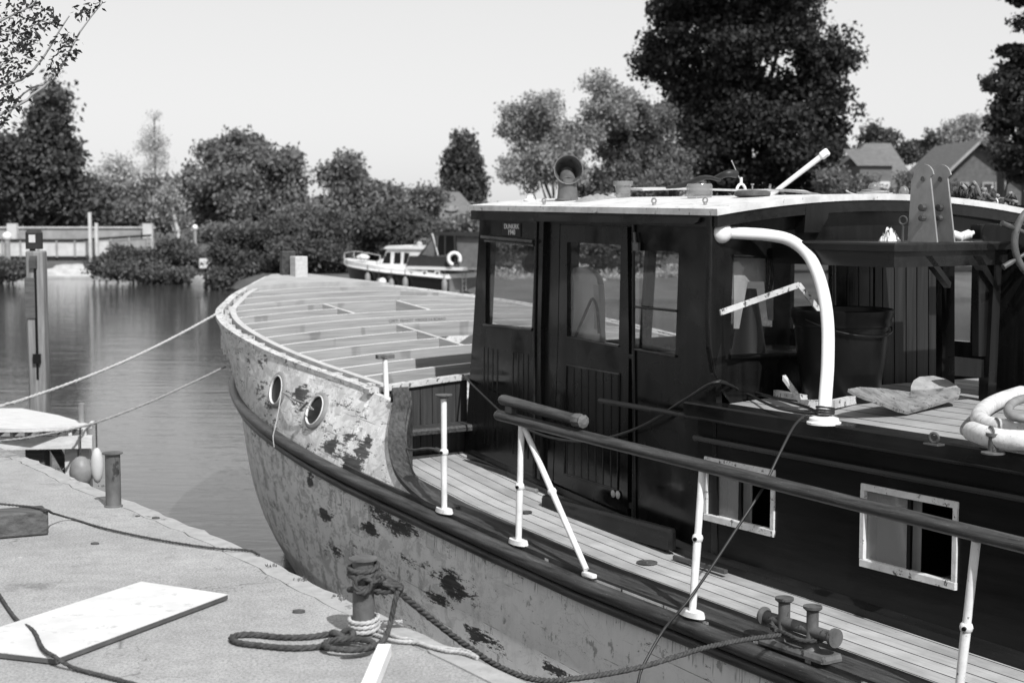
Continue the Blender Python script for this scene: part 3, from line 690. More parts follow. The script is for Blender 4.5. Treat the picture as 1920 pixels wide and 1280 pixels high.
# mast hatch timbers lying in the hold seen through the aft hatch
# ---------------------------------------------------------------- wheelhouse
PN = Vector((-math.cos(math.atan(.0883)), math.sin(math.atan(.0883)), 0))      # outward normal of the port wall (boat frame)
pw_n = S * PN.x + U * PN.y
def pw(x, y, off=0.):
    return hit(x, y, tuple(np.array((-1.70, -.24, 0)) + np.array(PN) * off), pw_n)
def wallpoly(b, pts, off, th, proj=pw, nrm=PN):
    a = [proj(x, y, off) for x, y in pts]; c = [p - np.array(nrm) * th for p in a]; b.hexa(a, c)
TB = lambda x: 862 + (x - 885) * (1037 - 862) / (1278 - 885) + 8
def fx(y): return 872 + (862 - y) * 28.5 / 464
wh_b = MB()
wallpoly(wh_b, [(fx(386), 386), (1006, 388), (1003, 456), (911, 448.5)], 0, .045)
wallpoly(wh_b, [(fx(386), 386), (911, 448.5), (910, 607), (fx(607), 607)], 0, .045)
wallpoly(wh_b, [(1006, 388), (1020, 388), (1014, 618), (997, 615), (1003, 456)], 0, .045)
wallpoly(wh_b, [(fx(607), 607), (910, 607), (997, 615), (1014, 618), (1012, TB(1012)), (870, TB(870))], 0, .045)
wallpoly(wh_b, [(1020, 388), (1050, 389), (1046, 628), (1035, TB(1035)), (1012, TB(1012)), (1014, 618)], -.035, .04)
wallpoly(wh_b, [(1050, 389), (1187, 392), (1187, 425), (1050, 420)], 0, .045)
wallpoly(wh_b, [(1187, 392), (1340, 400), (1273, 471), (1191, 469.5)], 0, .045)
wallpoly(wh_b, [(1340, 400), (1345, TB(1345)), (1266, 667), (1273, 471)], 0, .045)
wallpoly(wh_b, [(1187, 653), (1190, 654), (1266, 667), (1345, TB(1345)), (1187, TB(1187))], 0, .045)
wallpoly(wh_b, [(1036, 936), (1176, 979), (1187, 985), (1187, TB(1187)), (1012, TB(1012)), (1014, 925)], .004, .045)
wh = wh_b.build('wheelhouse_wall', 'varnish', boat)
# grooved tongue boards low on the wall and on the door
def grooves(b, xs, top, bot, off):
    for x in xs:
        t0, b0 = top(x), bot(x); wallpoly(b, [(x - 1.1, t0), (x + 1.1, t0), (x + 1.1, b0), (x - 1.1, b0)], off, .004)
gb = MB(); grooves(gb, [907, 914, 923, 932, 961, 971, 980, 989], lambda x: 650 + (x - 905) * .17, lambda x: 830 + (x - 905) * .36, .003); gb.build('wall_grooves', 'black', wh)
# mouldings
mo = MB()
def mould(b, pts, off, r):
    b.tube([pw(x, y, off) for x, y in pts], r, 8)
mould(mo, [(910, 451), (1002, 459)], .012, .012); mould(mo, [(907, 609), (998, 618)], .012, .012)
mould(mo, [(1006, 392), (1002, 615), (1001, 900)], .008, .010)
mo.tube([pw(903, 444, .03), pw(1000, 453, .03)], .014, 8)
mo.build('window_moulding', 'varnish_h', wh, smooth_=40)
b = MB(); b.tube([pw(x, y, .008) for x, y in [(1188, 395), (1188, 660), (1190, 980)]], .012, 8); b.build('door_post', 'varnish', wh, smooth_=40)
b = MB(); b.tube([pw(x, y, .006) for x, y in [(1190, 655), (1267, 668)]], .009, 8); b.tube([pw(x, y, .006) for x, y in [(1190, 575), (1268, 583)]], .008, 8); b.build('window_bar', 'varnish_h', wh, smooth_=40)
# door
door = MB()
wallpoly(door, [(1051, 421), (1176, 425.5), (1164, 459), (1063, 454)], -.028, .035)
wallpoly(door, [(1051, 421), (1063, 454), (1063, 630), (1047, 628)], -.028, .035)
wallpoly(door, [(1176, 425.5), (1179, 650), (1160, 647), (1164, 459)], -.028, .035)
wallpoly(door, [(1047, 628), (1063, 630), (1160, 647), (1179, 650), (1176, 976), (1037, 931)], -.028, .035)
door = door.build('door', 'varnish', boat)
gb = MB(); grooves(gb, [1062, 1075, 1089, 1102, 1116, 1130, 1145, 1158], lambda x: 686 + (x - 1062) * .17, lambda x: 888 + (x - 1062) * .30, -.0255); gb.build('door_grooves', 'black', door)
b = MB()
for q in ([(1063, 632), (1160, 649)], [(1062, 684), (1162, 701)], [(1058, 888), (1158, 918)], [(1062, 684), (1058, 888)], [(1162, 701), (1158, 918)]):
    b.tube([pw(x, y, -.024) for x, y in q], .006, 6)
b.build('door_moulding', 'varnish_h', door, smooth_=40)
b = MB(); b.lathe(pw(1160, 927, -.026), [(.02, 0), (.03, .008), (.012, .015)], 12, PN); b.lathe(pw(1151, 925, -.026), [(.02, 0), (.028, .008), (.012, .015)], 12, PN); b.build('door_scar', 'ropelight', door)
b = MB(); b.tube([pw(1190, 436, .02), pw(1191, 456, .03)], .010, 8); wallpoly(b, [(1186, 455), (1196, 455), (1196, 470), (1186, 470)], .035, .02); b.build('padlock', 'darkiron', wh)
def pane(nm, pts, off, proj=pw, nrm=PN, mat='glass', root=None):
    b = MB(); wallpoly(b, pts, off, .004, proj, nrm); return b.build(nm, mat, root or wh)
pane('window_pane', [(911, 448.5), (1003, 456), (997, 615), (910, 607)], -.02)
pane('door_pane', [(1063, 454), (1164, 459), (1160, 647), (1063, 630)], -.045, root=door)
pane('window_pane', [(1191, 469.5), (1273, 471), (1266, 667), (1190, 654)], -.02)
# aft wall at t=-.24
AT = -.24; AN = Vector((0, -1, 0))
def aw(x, y, off=0.): return bt(x, y, AT - off)
ab = MB()
def awp(b, pts, off=0., th=.045): wallpoly(b, pts, off, th, aw, AN)
roof_px = lambda x: 398 - 27 * (1 - ((x - 1640) / 300.) ** 2)
hd = [(x, roof_px(x) + 6) for x in range(1343, 1930, 30)]
awp(ab, [(1343, hd[0][1])] + hd[1:] + [(1925, 472), (1375, 480), (1343, 480)], 0)
awp(ab, [(1343, 480), (1375, 480), (1368, 668), (1343, 668)], 0)
awp(ab, [(1343, 668), (1368, 668), (1562, 664), (1562, 745), (1343, 752)], 0)
awp(ab, [(1562, 474), (1762, 472), (1762, 728), (1562, 745)], 0)
aft = ab.build('aft_wall', 'varnish', wh)
b = MB()
for x in [1568, 1590, 1611, 1632, 1655, 1677, 1699, 1719, 1741]:
    awp(b, [(x - .9, 490), (x + .9, 490), (x + .9, 738 - (x - 1562) * .09), (x - .9, 738 - (x - 1562) * .09)], .003, .004)
b.build('plank_grooves', 'black', aft)
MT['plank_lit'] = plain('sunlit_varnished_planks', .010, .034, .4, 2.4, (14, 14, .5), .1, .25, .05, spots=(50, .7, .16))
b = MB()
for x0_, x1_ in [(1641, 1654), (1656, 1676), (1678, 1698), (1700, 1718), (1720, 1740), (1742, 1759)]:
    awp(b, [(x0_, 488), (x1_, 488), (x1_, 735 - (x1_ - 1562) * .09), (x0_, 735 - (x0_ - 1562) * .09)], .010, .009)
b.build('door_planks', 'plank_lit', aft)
b = MB(); b.tube([aw(1375, 480, .01), aw(1562, 486, .01)], .01, 8); b.tube([aw(1368, 668, .012), aw(1562, 664, .012)], .016, 8); b.tube([aw(1564, 486, .012), aw(1564, 664, .012)], .012, 8); b.build('aft_window_frame', 'varnish_h', aft, smooth_=40)
pane('aft_window_pane', [(1375, 480), (1562, 486), (1562, 664), (1368, 668)], -.02, aw, AN, root=aft)
# corner post with the flange that flares into the cabin top
b = MB()
cp = [(1335, 400), (1334, 500), (1331, 600), (1333, 650), (1341, 700), (1356, 735), (1372, 757)]
pts = [aw(x, y, .03) for x, y in cp]
for p_, q_ in zip(pts[:-1], pts[1:]):
    p_, q_ = np.array(p_), np.array(q_); W_ = np.array((.11, 0, 0)); T_ = np.array((0, .05, 0))
    b.hexa([p_, p_ + W_, p_ + W_ + T_, p_ + T_], [q_, q_ + W_, q_ + W_ + T_, q_ + T_])
b.build('corner_flange', 'varnish', boat, smooth_=40)
b = MB(); b.tube([np.array(p) - np.array((.004, .0, 0)) for p in pts], .009, 8); b.build('flange_edge', 'varnish_h', boat, smooth_=60)
# starboard and front walls, floor
b = MB(); XS = 1.30
def sw(t): return XS - (t + .24) * .0883
def seg(b, t0, t1, z0, z1): b.hexa([(sw(t0), t0, z0), (sw(t0) + .045, t0, z0), (sw(t1) + .045, t1, z0), (sw(t1), t1, z0)], [(sw(t0), t0, z1), (sw(t0) + .045, t0, z1), (sw(t1) + .045, t1, z1), (sw(t1), t1, z1)])
for t0, t1, z0, z1 in [(-.24, 3.05, -.7, .62), (-.24, 3.05, 1.36, 1.66), (-.24, .2, .62, 1.36), (1.0, 1.2, .62, 1.36), (2.0, 2.2, .62, 1.36), (2.85, 3.05, .62, 1.36)]: seg(b, t0, t1, z0, z1)
b.build('starboard_wall', 'varnish', wh)
b = MB()
def fseg(b, w0, w1, z0, z1):
    tt = lambda z: 3.16 - (z + .45) * .085
    b.hexa([(w0, tt(z0), z0), (w1, tt(z0), z0), (w1, tt(z0) - .045, z0), (w0, tt(z0) - .045, z0)], [(w0, tt(z1), z1), (w1, tt(z1), z1), (w1, tt(z1) - .045, z1), (w0, tt(z1) - .045, z1)])
for w0, w1, z0, z1 in [(-1.40, 1.04, -.5, .50), (-1.40, 1.04, 1.36, 1.64), (-1.40, -1.27, .5, 1.36), (-.52, -.42, .5, 1.36), (.32, .42, .5, 1.36), (.93, 1.04, .5, 1.36)]: fseg(b, w0, w1, z0, z1)
b.build('front_wall', 'varnish', wh)
b = MB(); v = [(-1.66, -.2, -.42), (1.28, -.2, -.42), (1.0, 3.1, -.42), (-1.36, 3.1, -.42)]; b.hexa(v, [(p[0], p[1], p[2] - .04) for p in v]); b.build('wheelhouse_floor', 'dark', wh)
b = MB()
for t, z in [(2.93, 1.30)]:
    b.lathe((-.93, t, 1.19), [(.085, 0), (.085, .03)], 20, (0, 1, 0)); b.lathe((-.96, t - .03, 1.30), [(.04, 0), (.04, .03)], 16, (0, 1, 0)); b.box(-1.0, -.88, t, t + .03, 1.3, 1.37)
b.build('clear_view_screen', 'black', wh, smooth_=40)
# roof: cambered, white top, dark fascia
RC, RHW = -.27, 1.50
def rz(w): return 1.615 + .105 * (1 - ((w - RC) / RHW) ** 2)
def rport(t): return -1.745 + (t + .24) * .0883
def rstb(t): return 1.20 - (t + .24) * .06
def roofgrid(dz0, dz1, o_):
    b = MB(); TS_ = list(np.linspace(-.33 - o_, 3.06 + o_, 9)); K = 22; v = []
    for dz in (dz1, dz0):
        for t in TS_:
            a, c = rport(t) - o_, rstb(t) + o_
            for k in range(K + 1): w = a + (c - a) * k / K; v.append((w, t, rz(w) + dz))
    n = K + 1; m = len(TS_); N = n * m
    f = [(i * n + k, i * n + k + 1, (i + 1) * n + k + 1, (i + 1) * n + k) for i in range(m - 1) for k in range(K)]
    f += [(N + i * n + k, N + (i + 1) * n + k, N + (i + 1) * n + k + 1, N + i * n + k + 1) for i in range(m - 1) for k in range(K)]
    for i in range(m - 1): f += [(i * n, (i + 1) * n, N + (i + 1) * n, N + i * n), (i * n + K, N + i * n + K, N + (i + 1) * n + K, (i + 1) * n + K)]
    for k in range(K): f += [(k, N + k, N + k + 1, k + 1), ((m - 1) * n + k, (m - 1) * n + k + 1, N + (m - 1) * n + k + 1, N + (m - 1) * n + k)]
    b.add(v, f); return b
roof = roofgrid(-.03, .012, .012).build('wheelhouse_roof', 'roofwhite', boat, smooth_=30)
roofgrid(-.105, -.031, -.002).build('roof_fascia', 'varnish_h', roof, smooth_=30)
b = MB(); wallpoly(b, [(1009, 402), (1312, 408), (1308, 416), (1300, 420), (1012, 414)], .07, .06); b.build('door_track', 'varnish_h', boat)
# trunk cabin aft of the wheelhouse
CT = .385; WP = -1.70
cab = MB(); tA = -10.5
def tz(w): return CT + .04 * (1 - min(1, abs(w + .1) / 1.6) ** 2)
wins = [(-.82, -.185, -.345, .035), (-2.225, -1.545, -.385, .06), (-3.7, -3.0, -.41, .04)]
z_lo = -1.0; segs = []; prev = -.24
for (t0, t1, z0, z1) in wins:
    segs.append((t1, prev, z_lo, .30)); segs.append((t0, t1, z_lo, z0)); segs.append((t0, t1, z1, .30)); prev = t0
segs.append((tA, prev, z_lo, .30)); segs[0] = (-.185, -.1, z_lo, .30)
for t0, t1, z0, z1 in segs: cab.box(WP, WP + .045, t0, t1, z0, z1)
cab.box(1.5, 1.545, tA, -.29, z_lo, .30); cab.box(WP + .05, 1.5, tA, tA + .045, z_lo, .3); cab.box(WP + .05, 1.5, -.29, -.245, z_lo, .3)
MT['cabinside'] = plain('black_stained_cabin_side', .003, .010, .3, 2.2, (8, .8, 8), .15, .2, .03, spots=(5, .72, .05))
cab = cab.build('trunk_cabin', 'cabinside', boat)
b = MB(); v = []; uv = []; K = 20
for t in (tA, -6, -3, -1.5, -.285):
    for k in range(K + 1):
        w = -1.60 + 3.1 * k / K; v.append((w, t, tz(w))); uv.append((t, w + 3))
b.add(v, [(i * (K + 1) + k, i * (K + 1) + k + 1, (i + 1) * (K + 1) + k + 1, (i + 1) * (K + 1) + k) for i in range(4) for k in range(K)], uv); b.build('cabin_top_deck', 'topdeck', cab)
b = MB(); b.rbox(-1.765, -1.60, tA, -.02, .305, CT + .006, .012); b.build('cabin_top_edge', 'varnish_h', cab, smooth_=30)
b = MB(); b.tube([(-1.745, tA, .285), (-1.745, .9, .30)], .018, 8); b.tube([(-1.725, tA, .15), (-1.725, -.1, .16)], .022, 8); b.build('cabin_side_moulding', 'varnish_h', cab, smooth_=40)
b = MB(); b.box(-1.735, -1.70, tA, 3.0, 0, .001) if False else None
v = []
for t in np.linspace(tA, 3.12, 30):
    x = deck_in(t) ; v += [(x - .035, t, zs(t) + .01), (x - .035, t, zs(t) + .06), (x + .03, t, zs(t) + .09), (x + .03, t, zs(t) + .01)]
b.add(v, [(i * 4 + k, i * 4 + (k + 1) % 4, (i + 1) * 4 + (k + 1) % 4, (i + 1) * 4 + k) for i in range(29) for k in range(4)]); b.build('cabin_base_moulding', 'varnish_h', cab)
# cabin windows: white frames, sliding panes
for i, (t0, t1, z0, z1) in enumerate(wins):
    b = MB(); x0, x1 = WP - .016, WP + .02; f_ = .030
    b.rbox(x0, x1, t0 - .01, t1 + .01, z0 - .02, z0 + f_ * .8, .006); b.rbox(x0, x1, t0 - .01, t1 + .01, z1 - f_ * .8, z1 + .012, .006)
    b.box(x0 + .002, x1, t0 - .008, t0 + f_ * .7, z0 + f_ * .8 + .001, z1 - f_ * .8 - .001); b.box(x0 + .002, x1, t1 - f_ * .7, t1 + .008, z0 + f_ * .8 + .001, z1 - f_ * .8 - .001)
    wf = b.build('cabin_window', 'framewhite', cab)
    mid = t0 + (t1 - t0) * .5
    b = MB(); b.box(WP + .012, WP + .018, mid, t1 - f_ * .7, z0 + .025, z1 - .025); b.build('sliding_pane', 'dirtyglass', wf)
    b = MB(); b.box(WP + .004, WP + .024, mid - .012, mid + .012, z0 + .025, z1 - .025); b.build('sash_bar', 'black', wf)
    b = MB(); b.box(WP + .10, WP + .11, mid + .0, t1 - .02, z0, z1); b.build('curtain', 'curtain', wf)
# raised fillets by the deck edge near the cabin corner (a scupper bar and step)
q = bf(1330, 1062, zs)
b = MB(); b.box(-1.86, -1.83, -.55, -.05, zs(0) + .02, zs(0) + .045); b.build('scupper_bar', 'darkiron', boat)
b = MB(); b.rbox(-1.80, -1.735, .05, 1.55, zs(.8) - .0, zs(.8) + .14, .02); b.build('door_sill_step', 'varnish_h', boat, smooth_=30)
# deck filler caps
for (x, y, r) in [(1213, 1058, .068), (985, 963, .05)]:
    q = bf(x, y, zs); b = MB(); b.lathe((q[0], q[1], zs(q[1]) + .012), [(r, 0), (r, .006), (r * .8, .008), (r * .78, .003), (r * .2, .003), (r * .18, .008)], 22); b.build('deck_filler_cap', 'darkiron', boat, smooth_=30)

# ---------------------------------------------------------------- handrail and stanchions
def railp(t): return np.array((-2.44 - .025 * max(0, min(2, t + 1)), t, .235 + (t - 1) * .036 + .004 * max(0, -t) ** 1.5))
b = MB(); b.tube([railp(t) for t in np.linspace(1.02, -9, 50)], .043, 14, flat=.85)
b.sphere(railp(1.03), (.043, .05, .037), 12); rail = b.build('handrail', 'oldwood', boat, smooth_=60)
def stanchion(top, foot, ball, plate=True, foot_r=.075, rad=.022, topplate=False):
    b = MB(); T, Fp = Vector(top), Vector(foot); B_ = T.lerp(Fp, ball)
    b.tube([T, T.lerp(B_, .92), B_], [rad, rad * .95, rad * 1.05], 12, cap=True); b.tube([B_, B_.lerp(Fp, .1), Fp], [rad * 1.05, rad * 1.1, rad * .95], 12)
    b.sphere(B_, rad * 1.5, 12)
    s_ = b.build('stanchion', 'white', boat, smooth_=50)
    b = MB(); b.lathe(B_ + Vector((-rad * 1.2, -.012, 0)), [(rad * .5, 0), (rad * .5, .012)], 10, (-1, -.4, 0)); b.build('eye_hole', 'black', s_)
    if plate:
        b = MB(); pr = [(foot_r * .62 * math.cos(a), foot_r * 1.35 * math.sin(a)) for a in np.linspace(0, 2 * math.pi, 18, endpoint=False)]
        b.hexa([(Fp.x + x, Fp.y + y, Fp.z - .012) for x, y in pr], [(Fp.x + x * .9, Fp.y + y * .9, Fp.z + .018) for x, y in pr]); b.build('foot_plate', 'white', s_, smooth_=40)
    if topplate:
        b = MB(); b.lathe(T, [(.03, -.02), (.062, .0), (.062, .008)], 14); b.build('top_plate', 'iron', s_, smooth_=30)
    return s_
def ft(x, y, dz=.02): q = bf(x, y, lambda t: zs(t) + dz); return (q[0], q[1], q[2])
f1 = ft(833, 957); stanchion((f1[0], f1[1], f1[2] + .83), f1, .49, topplate=True)
f2 = ft(972, 1016); r2 = railp(f2[1] + .02); stanchion((r2[0] + .0, r2[1], r2[2] - .035), f2, .52)
f3 = ft(1298, 1150); r3 = railp(f3[1]); r3 = bwp(1317, 872, -2.44); stanchion((r3[0], r3[1], railp(r3[1])[2] - .035), f3, .47)
r4 = bwp(1831, 985, -2.44); f4 = (r4[0] - .03 + .03, r4[1] + .12, zs(r4[1]) + .03)
q4 = bwp(1800, 1330, -2.44); f4 = (-2.44, r4[1] + .085, zs(r4[1]) + .02); stanchion((r4[0], r4[1], railp(r4[1])[2] - .035), f4, .53)
for t in (-4.9, -6.8): rr = railp(t); stanchion((rr[0], t, rr[2] - .035), (-2.44, t + .06, zs(t) + .02), .52)
# diagonal strut of the first rail stanchion
e = ft(1103, 1076); b = MB(); a_ = Vector((r2[0] + .01, r2[1] - .02, r2[2] - .05)); e_ = Vector(e); m_ = a_.lerp(e_, .45)
b.tube([a_, m_], .019, 12, r2=.021); b.tube([m_, e_.lerp(a_, .03)], .021, 12, r2=.019); b.sphere(m_, .031, 10)
b.rbox(e[0] - .02, e[0] + .02, e[1] - .07, e[1] + .05, e[2] - .012, e[2] + .01, .006); b.build('rail_strut', 'white', boat, smooth_=50)
b = MB(); q = Vector(f2).lerp(Vector((r2[0], r2[1], r2[2])), .46); b.tube([q, q + Vector((.09, -.06, -.03))], .014, 8); b.sphere(q + Vector((.09, -.06, -.03)), .018, 8); b.build('gate_pin', 'white', boat, smooth_=50)
# the stanchion standing at the break
s0t = bwp(722, 672, -2.16); s0b = bwp(729, 838, -2.16); st0 = stanchion(tuple(s0t), tuple(s0b), .73, plate=False)
b = MB(); b.rbox(s0t[0] - .075, s0t[0] + .075, s0t[1] - .03, s0t[1] + .03, s0t[2], s0t[2] + .035, .006); b.build('top_plate', 'iron', st0)
pA = Vector(s0t).lerp(Vector(s0b), .73); pB = Vector((f1[0], f1[1], f1[2] + .83)).lerp(Vector(f1), .49)
b = MB(); cpts = [pA.lerp(pB, k / 8) + Vector((0, 0, -.10 * math.sin(math.pi * k / 8) - .04 * math.sin(2 * math.pi * k / 8))) for k in range(9)]
b.tube(smooth(cpts, .04), .009, 8); b.tube([cpts[-1], cpts[-2]], .018, 8); b.build('guard_chain', 'darkiron', boat, smooth_=50)

# ---------------------------------------------------------------- white grab pipe at the wheelhouse corner
gp = [(1362, 436, -.27), (1400, 438, -.30), (1440, 441, -.36), (1480, 450, -.46), (1512, 474, -.60), (1532, 510, -.75), (1545, 555, -.88), (1552, 610, -1.0), (1552, 680, -1.12), (1548, 740, -1.22), (1545, 782, -1.28)]
pts = [bt(x, y, t) for x, y, t in gp]
b = MB(); b.tube(smooth(pts, .03), .039, 16); gpo = b.build('grab_pipe', 'white_clean', boat, smooth_=60)
b = MB(); c_ = bt(1352, 436, -.26); b.lathe(c_, [(.068, .0), (.068, .02), (.055, .045), (.03, .06)], 22, (-.35, -1, 0)); c2 = pts[-1]
b.build('pipe_flange', 'white', gpo, smooth_=40); b = MB()
b.lathe((c2[0], c2[1], CT + .0), [(.10, 0), (.10, .012), (.088, .018), (.085, .035), (.05, .045)], 22); b.build('pipe_flange', 'white', gpo, smooth_=40)

# ---------------------------------------------------------------- table-like mast support and its plates
T1 = -1.35; tl = bt(1680, 452, T1); tr_ = bt(1901, 459, T1)
b = MB(); TZ = 1.425
b.rbox(tl[0], tr_[0] + .02, T1, -.28, TZ - .05, TZ, .012); tt_ = b.build('mast_table', 'varnish_h', boat, smooth_=30)
b = MB(); b.box(tl[0] + .02, tr_[0] - .02, T1 + .03, T1 + .07, TZ - .145, TZ - .051); b.box(tl[0] + .02, tl[0] + .06, T1 + .071, -.28, TZ - .145, TZ - .051); b.build('table_apron', 'varnish_h', tt_)
for x in (1868,):
    q = bt(x, 470, T1 + .05); q2 = bt(1856, 756, T1 + .05)
    b = MB(); b.hexa([(q[0] - .035, T1 + .03, TZ - .05), (q[0] + .035, T1 + .03, TZ - .05), (q[0] + .035, T1 + .10, TZ - .05), (q[0] - .035, T1 + .10, TZ - .05)], [(q2[0] - .05, T1 + .03, CT), (q2[0] + .03, T1 + .03, CT), (q2[0] + .03, T1 + .10, CT), (q2[0] - .05, T1 + .10, CT)]); b.build('leg', 'varnish', tt_)
def tp(x, y, o_=0.): return bt(x, y, T1 + .06 - o_)
TN = Vector((0, -1, 0))
b = MB(); wallpoly(b, [(1766, 474), (1790, 474), (1790, 738), (1766, 736)], 0, .05, lambda x, y, o_=0.: bt(x, y, -.75 - o_), TN); b.build('inner_leg', 'varnish', tt_)
b = MB()
for pl in [[(1790, 668), (1845, 674), (1845, 708), (1790, 704)], [(1835, 474), (1858, 474), (1852, 668), (1835, 668)]]:
    wallpoly(b, pl, 0, .05, tp, TN)
b.build('frame_panel', 'varnish', tt_)
for pl in [[(1735, 480), (1748, 480), (1784, 530), (1782, 540)], [(1824, 480), (1840, 480), (1874, 540), (1870, 548)]]:
    b = MB(); wallpoly(b, pl, .03, .05, tp, TN); b.build('knee_brace', 'varnish', tt_)
# the two steel plates
wA = bt(1725, 440, -1.12)[0]
for k, (dw, dt_) in enumerate([(0, 0), (.155, -.0)]):
    w = wA + dw; b = MB(); t0, t1, z0, z1 = -1.02, -1.255, TZ + (.0 if k else .0), TZ + .475 - (.0 if k == 0 else .0)
    pr = [(t0, z0), (t1, z0), (t1 + .065, z1 - .08)] + [((t0 + t1) / 2 + .0 + .078 * math.cos(a) * -1, z1 - .075 + .075 * math.sin(a)) for a in np.linspace(.15, math.pi - .15, 9)] + [(t0 - .02, z1 - .1)]
    b.hexa([(w, t, z) for t, z in pr], [(w + .012, t, z) for t, z in pr]); pl = b.build('mast_plate', 'galv', boat)
    for (dt2, dz2, r) in [(-.13, .2, .022), (-.13, .135, .018)]:
        b = MB(); b.lathe((w - .004, t0 + dt2, z0 + dz2 + .01), [(r, 0), (r, .03), (r * .5, .032)], 8, (-1, 0, 0)); b.build('plate_bolt', 'darkiron', pl, smooth_=30)
    b = MB(); b.lathe((w, t0 - .115, z1 - .09), [(.016, 0), (.016, .006)], 12, (-1, 0, 0)); b.build('plate_bolt', 'darkiron', pl, smooth_=30)
b = MB(); b.torus((wA - .02, -1.0, TZ + .13), .025, .007, (1, .3, 0)); b.tube([(wA - .02, -1.0, TZ + .105), (wA - .02, -1.0, TZ)], .007, 8); b.build('eye_bolt', 'darkiron', boat, smooth_=40)
b = MB(); awp(b, [(1512, 382), (1548, 378), (1556, 384), (1552, 410), (1536, 436), (1508, 436)], .09, .09); b.build('lamp_housing', 'varnish', boat)

# ship's wheel at the right
wc = np.array(bt(1962, 452, -1.55)); b = MB(); AXW = (.25, 1, 0)
b.torus(wc, .235, .022, AXW, 48, 10); wheel = b.build('steering_wheel', 'iron', boat, smooth_=60)
b = MB(); ax = Vector(AXW).normalized(); a1 = Vector((0, 0, 1)); a2 = ax.cross(a1).normalized()
for k in range(8):
    q = 2 * math.pi * k / 8 + .32; d = a1 * math.cos(q) + a2 * math.sin(q); c = Vector(wc)
    b.tube([c + d * .04, c + d * .235], .013, 8); b.tube([c + d * .255, c + d * .29, c + d * .33, c + d * .35], [.012, .018, .017, .02], 8)
b.lathe(Vector(wc) - ax * .03, [(.05, 0), (.055, .03), (.05, .06)], 16, AXW); b.build('spokes', 'darkiron', wheel, smooth_=50)
b = MB(); b.rbox(wc[0] - .02, wc[0] + .6, wc[1] + .08, wc[1] + .5, CT + .01, wc[2] + .1, .03); b.build('wheel_pedestal', 'varnish', boat, smooth_=40)

# bitts on the side deck
bq = ft(1497, 1218, .02); bb = MB(); ux = Vector((0, 1, 0)); c = Vector(bq)
bb.rbox(c.x - .075, c.x + .075, c.y - .26, c.y + .24, c.z - .005, c.z + .03, .02); bo = bb.build('mooring_bitts', 'iron', boat, smooth_=30)
for dy in (.11, -.10):
    b = MB(); b.lathe((c.x, c.y + dy, c.z + .03), [(.042, 0), (.032, .02), (.032, .2), (.05, .215), (.05, .228), (.02, .236)], 18); b.build('bitt_post', 'iron', bo, smooth_=40)
b = MB(); b.lathe((c.x, c.y + .27, c.z + .125), [(.05, 0), (.05, .012), (.03, .02), (.032, .27), (.03, .51), (.05, .52), (.05, .54)], 18, (0, -1, 0)); b.build('cross_bar', 'iron', bo, smooth_=40)
b = MB(); q = ft(1450, 1195); 
# small deck cleat post and ring near the cabin edge
q = bz(1862, 850, CT + .005); b = MB(); b.lathe(q, [(.06, 0), (.06, .008), (.026, .014), (.026, .085), (.038, .09), (.038, .105)], 16); b.build('deck_post', 'iron', boat, smooth_=40)
q = bz(1751, 833, CT + .005); b = MB(); b.torus((q[0], q[1], CT + .04), .025, .008, (1, .3, 0)); b.rbox(q[0] - .03, q[0] + .03, q[1] - .05, q[1] + .05, CT + .003, CT + .012, .003); b.build('ring_bolt', 'darkiron', boat, smooth_=40)

# name plate on the wheelhouse
b = MB(); wallpoly(b, [(942, 417), (976, 419), (976, 444), (942, 441)], .006, .006); npl = b.build('name_plate', 'black', boat)
ang = math.atan2(0.0883, 1)
rotm = Matrix(((PN.y * -1 * -1, 0, PN.x, 0), (PN.x, 0, PN.y, 0), (0, 1, 0, 0), (0, 0, 0, 1)))
ex = Vector((0, 0, 1)).cross(PN).normalized(); rotm = Matrix(((ex.x, 0, PN.x, 0), (ex.y, 0, PN.y, 0), (ex.z, 1, PN.z, 0), (0, 0, 0, 1)))
text('plate_lettering', 'DUNKIRK', .056, 'white_clean', npl, pw(959, 425, .008), rotm)
text('plate_lettering', '1940', .06, 'white_clean', npl, pw(959, 436, .008), rotm)

# ================================================================= THINGS ON THE BARGE
def roofitem(x, t, dz=0.):                   # a point on the roof where the picture column x meets station t
    d = ray(x, 400.); n = d[0] / d[1]        # vertical plane through the column
    w = -1.
    for _ in range(20):
        q = BW((w, t, 0)); w -= ((q[0] - n * q[1]) / (S[0] - n * S[1]))
    return np.array((w, t, rz(w) + .012 + dz))
# ventilator cowl
c = roofitem(1064, 2.2); b = MB()
b.lathe(c, [(.098, 0), (.098, .012), (.082, .016), (.078, .05), (.074, .1), (.074, .17)], 22); cowl = b.build('ventilator', 'iron', boat, smooth_=40)
mo_ = Vector(c) + Vector((.0, -.0, .235)); hd_ = Vector((-.50, -.86, .05)).normalized(); b = MB()
b.lathe(mo_ - hd_ * .10, [(.03, -.04), (.075, -.01), (.092, .06), (.105, .13), (.112, .17), (.116, .172), (.116, .18), (.108, .178), (.100, .13), (.084, .06), (.066, -.005), (.02, -.03)], 26, hd_)
b.tube([Vector(c) + Vector((0, 0, .13)), mo_ - hd_ * .085], [.073, .05], 20); b.build('cowl_mouth', 'iron', cowl, smooth_=50)
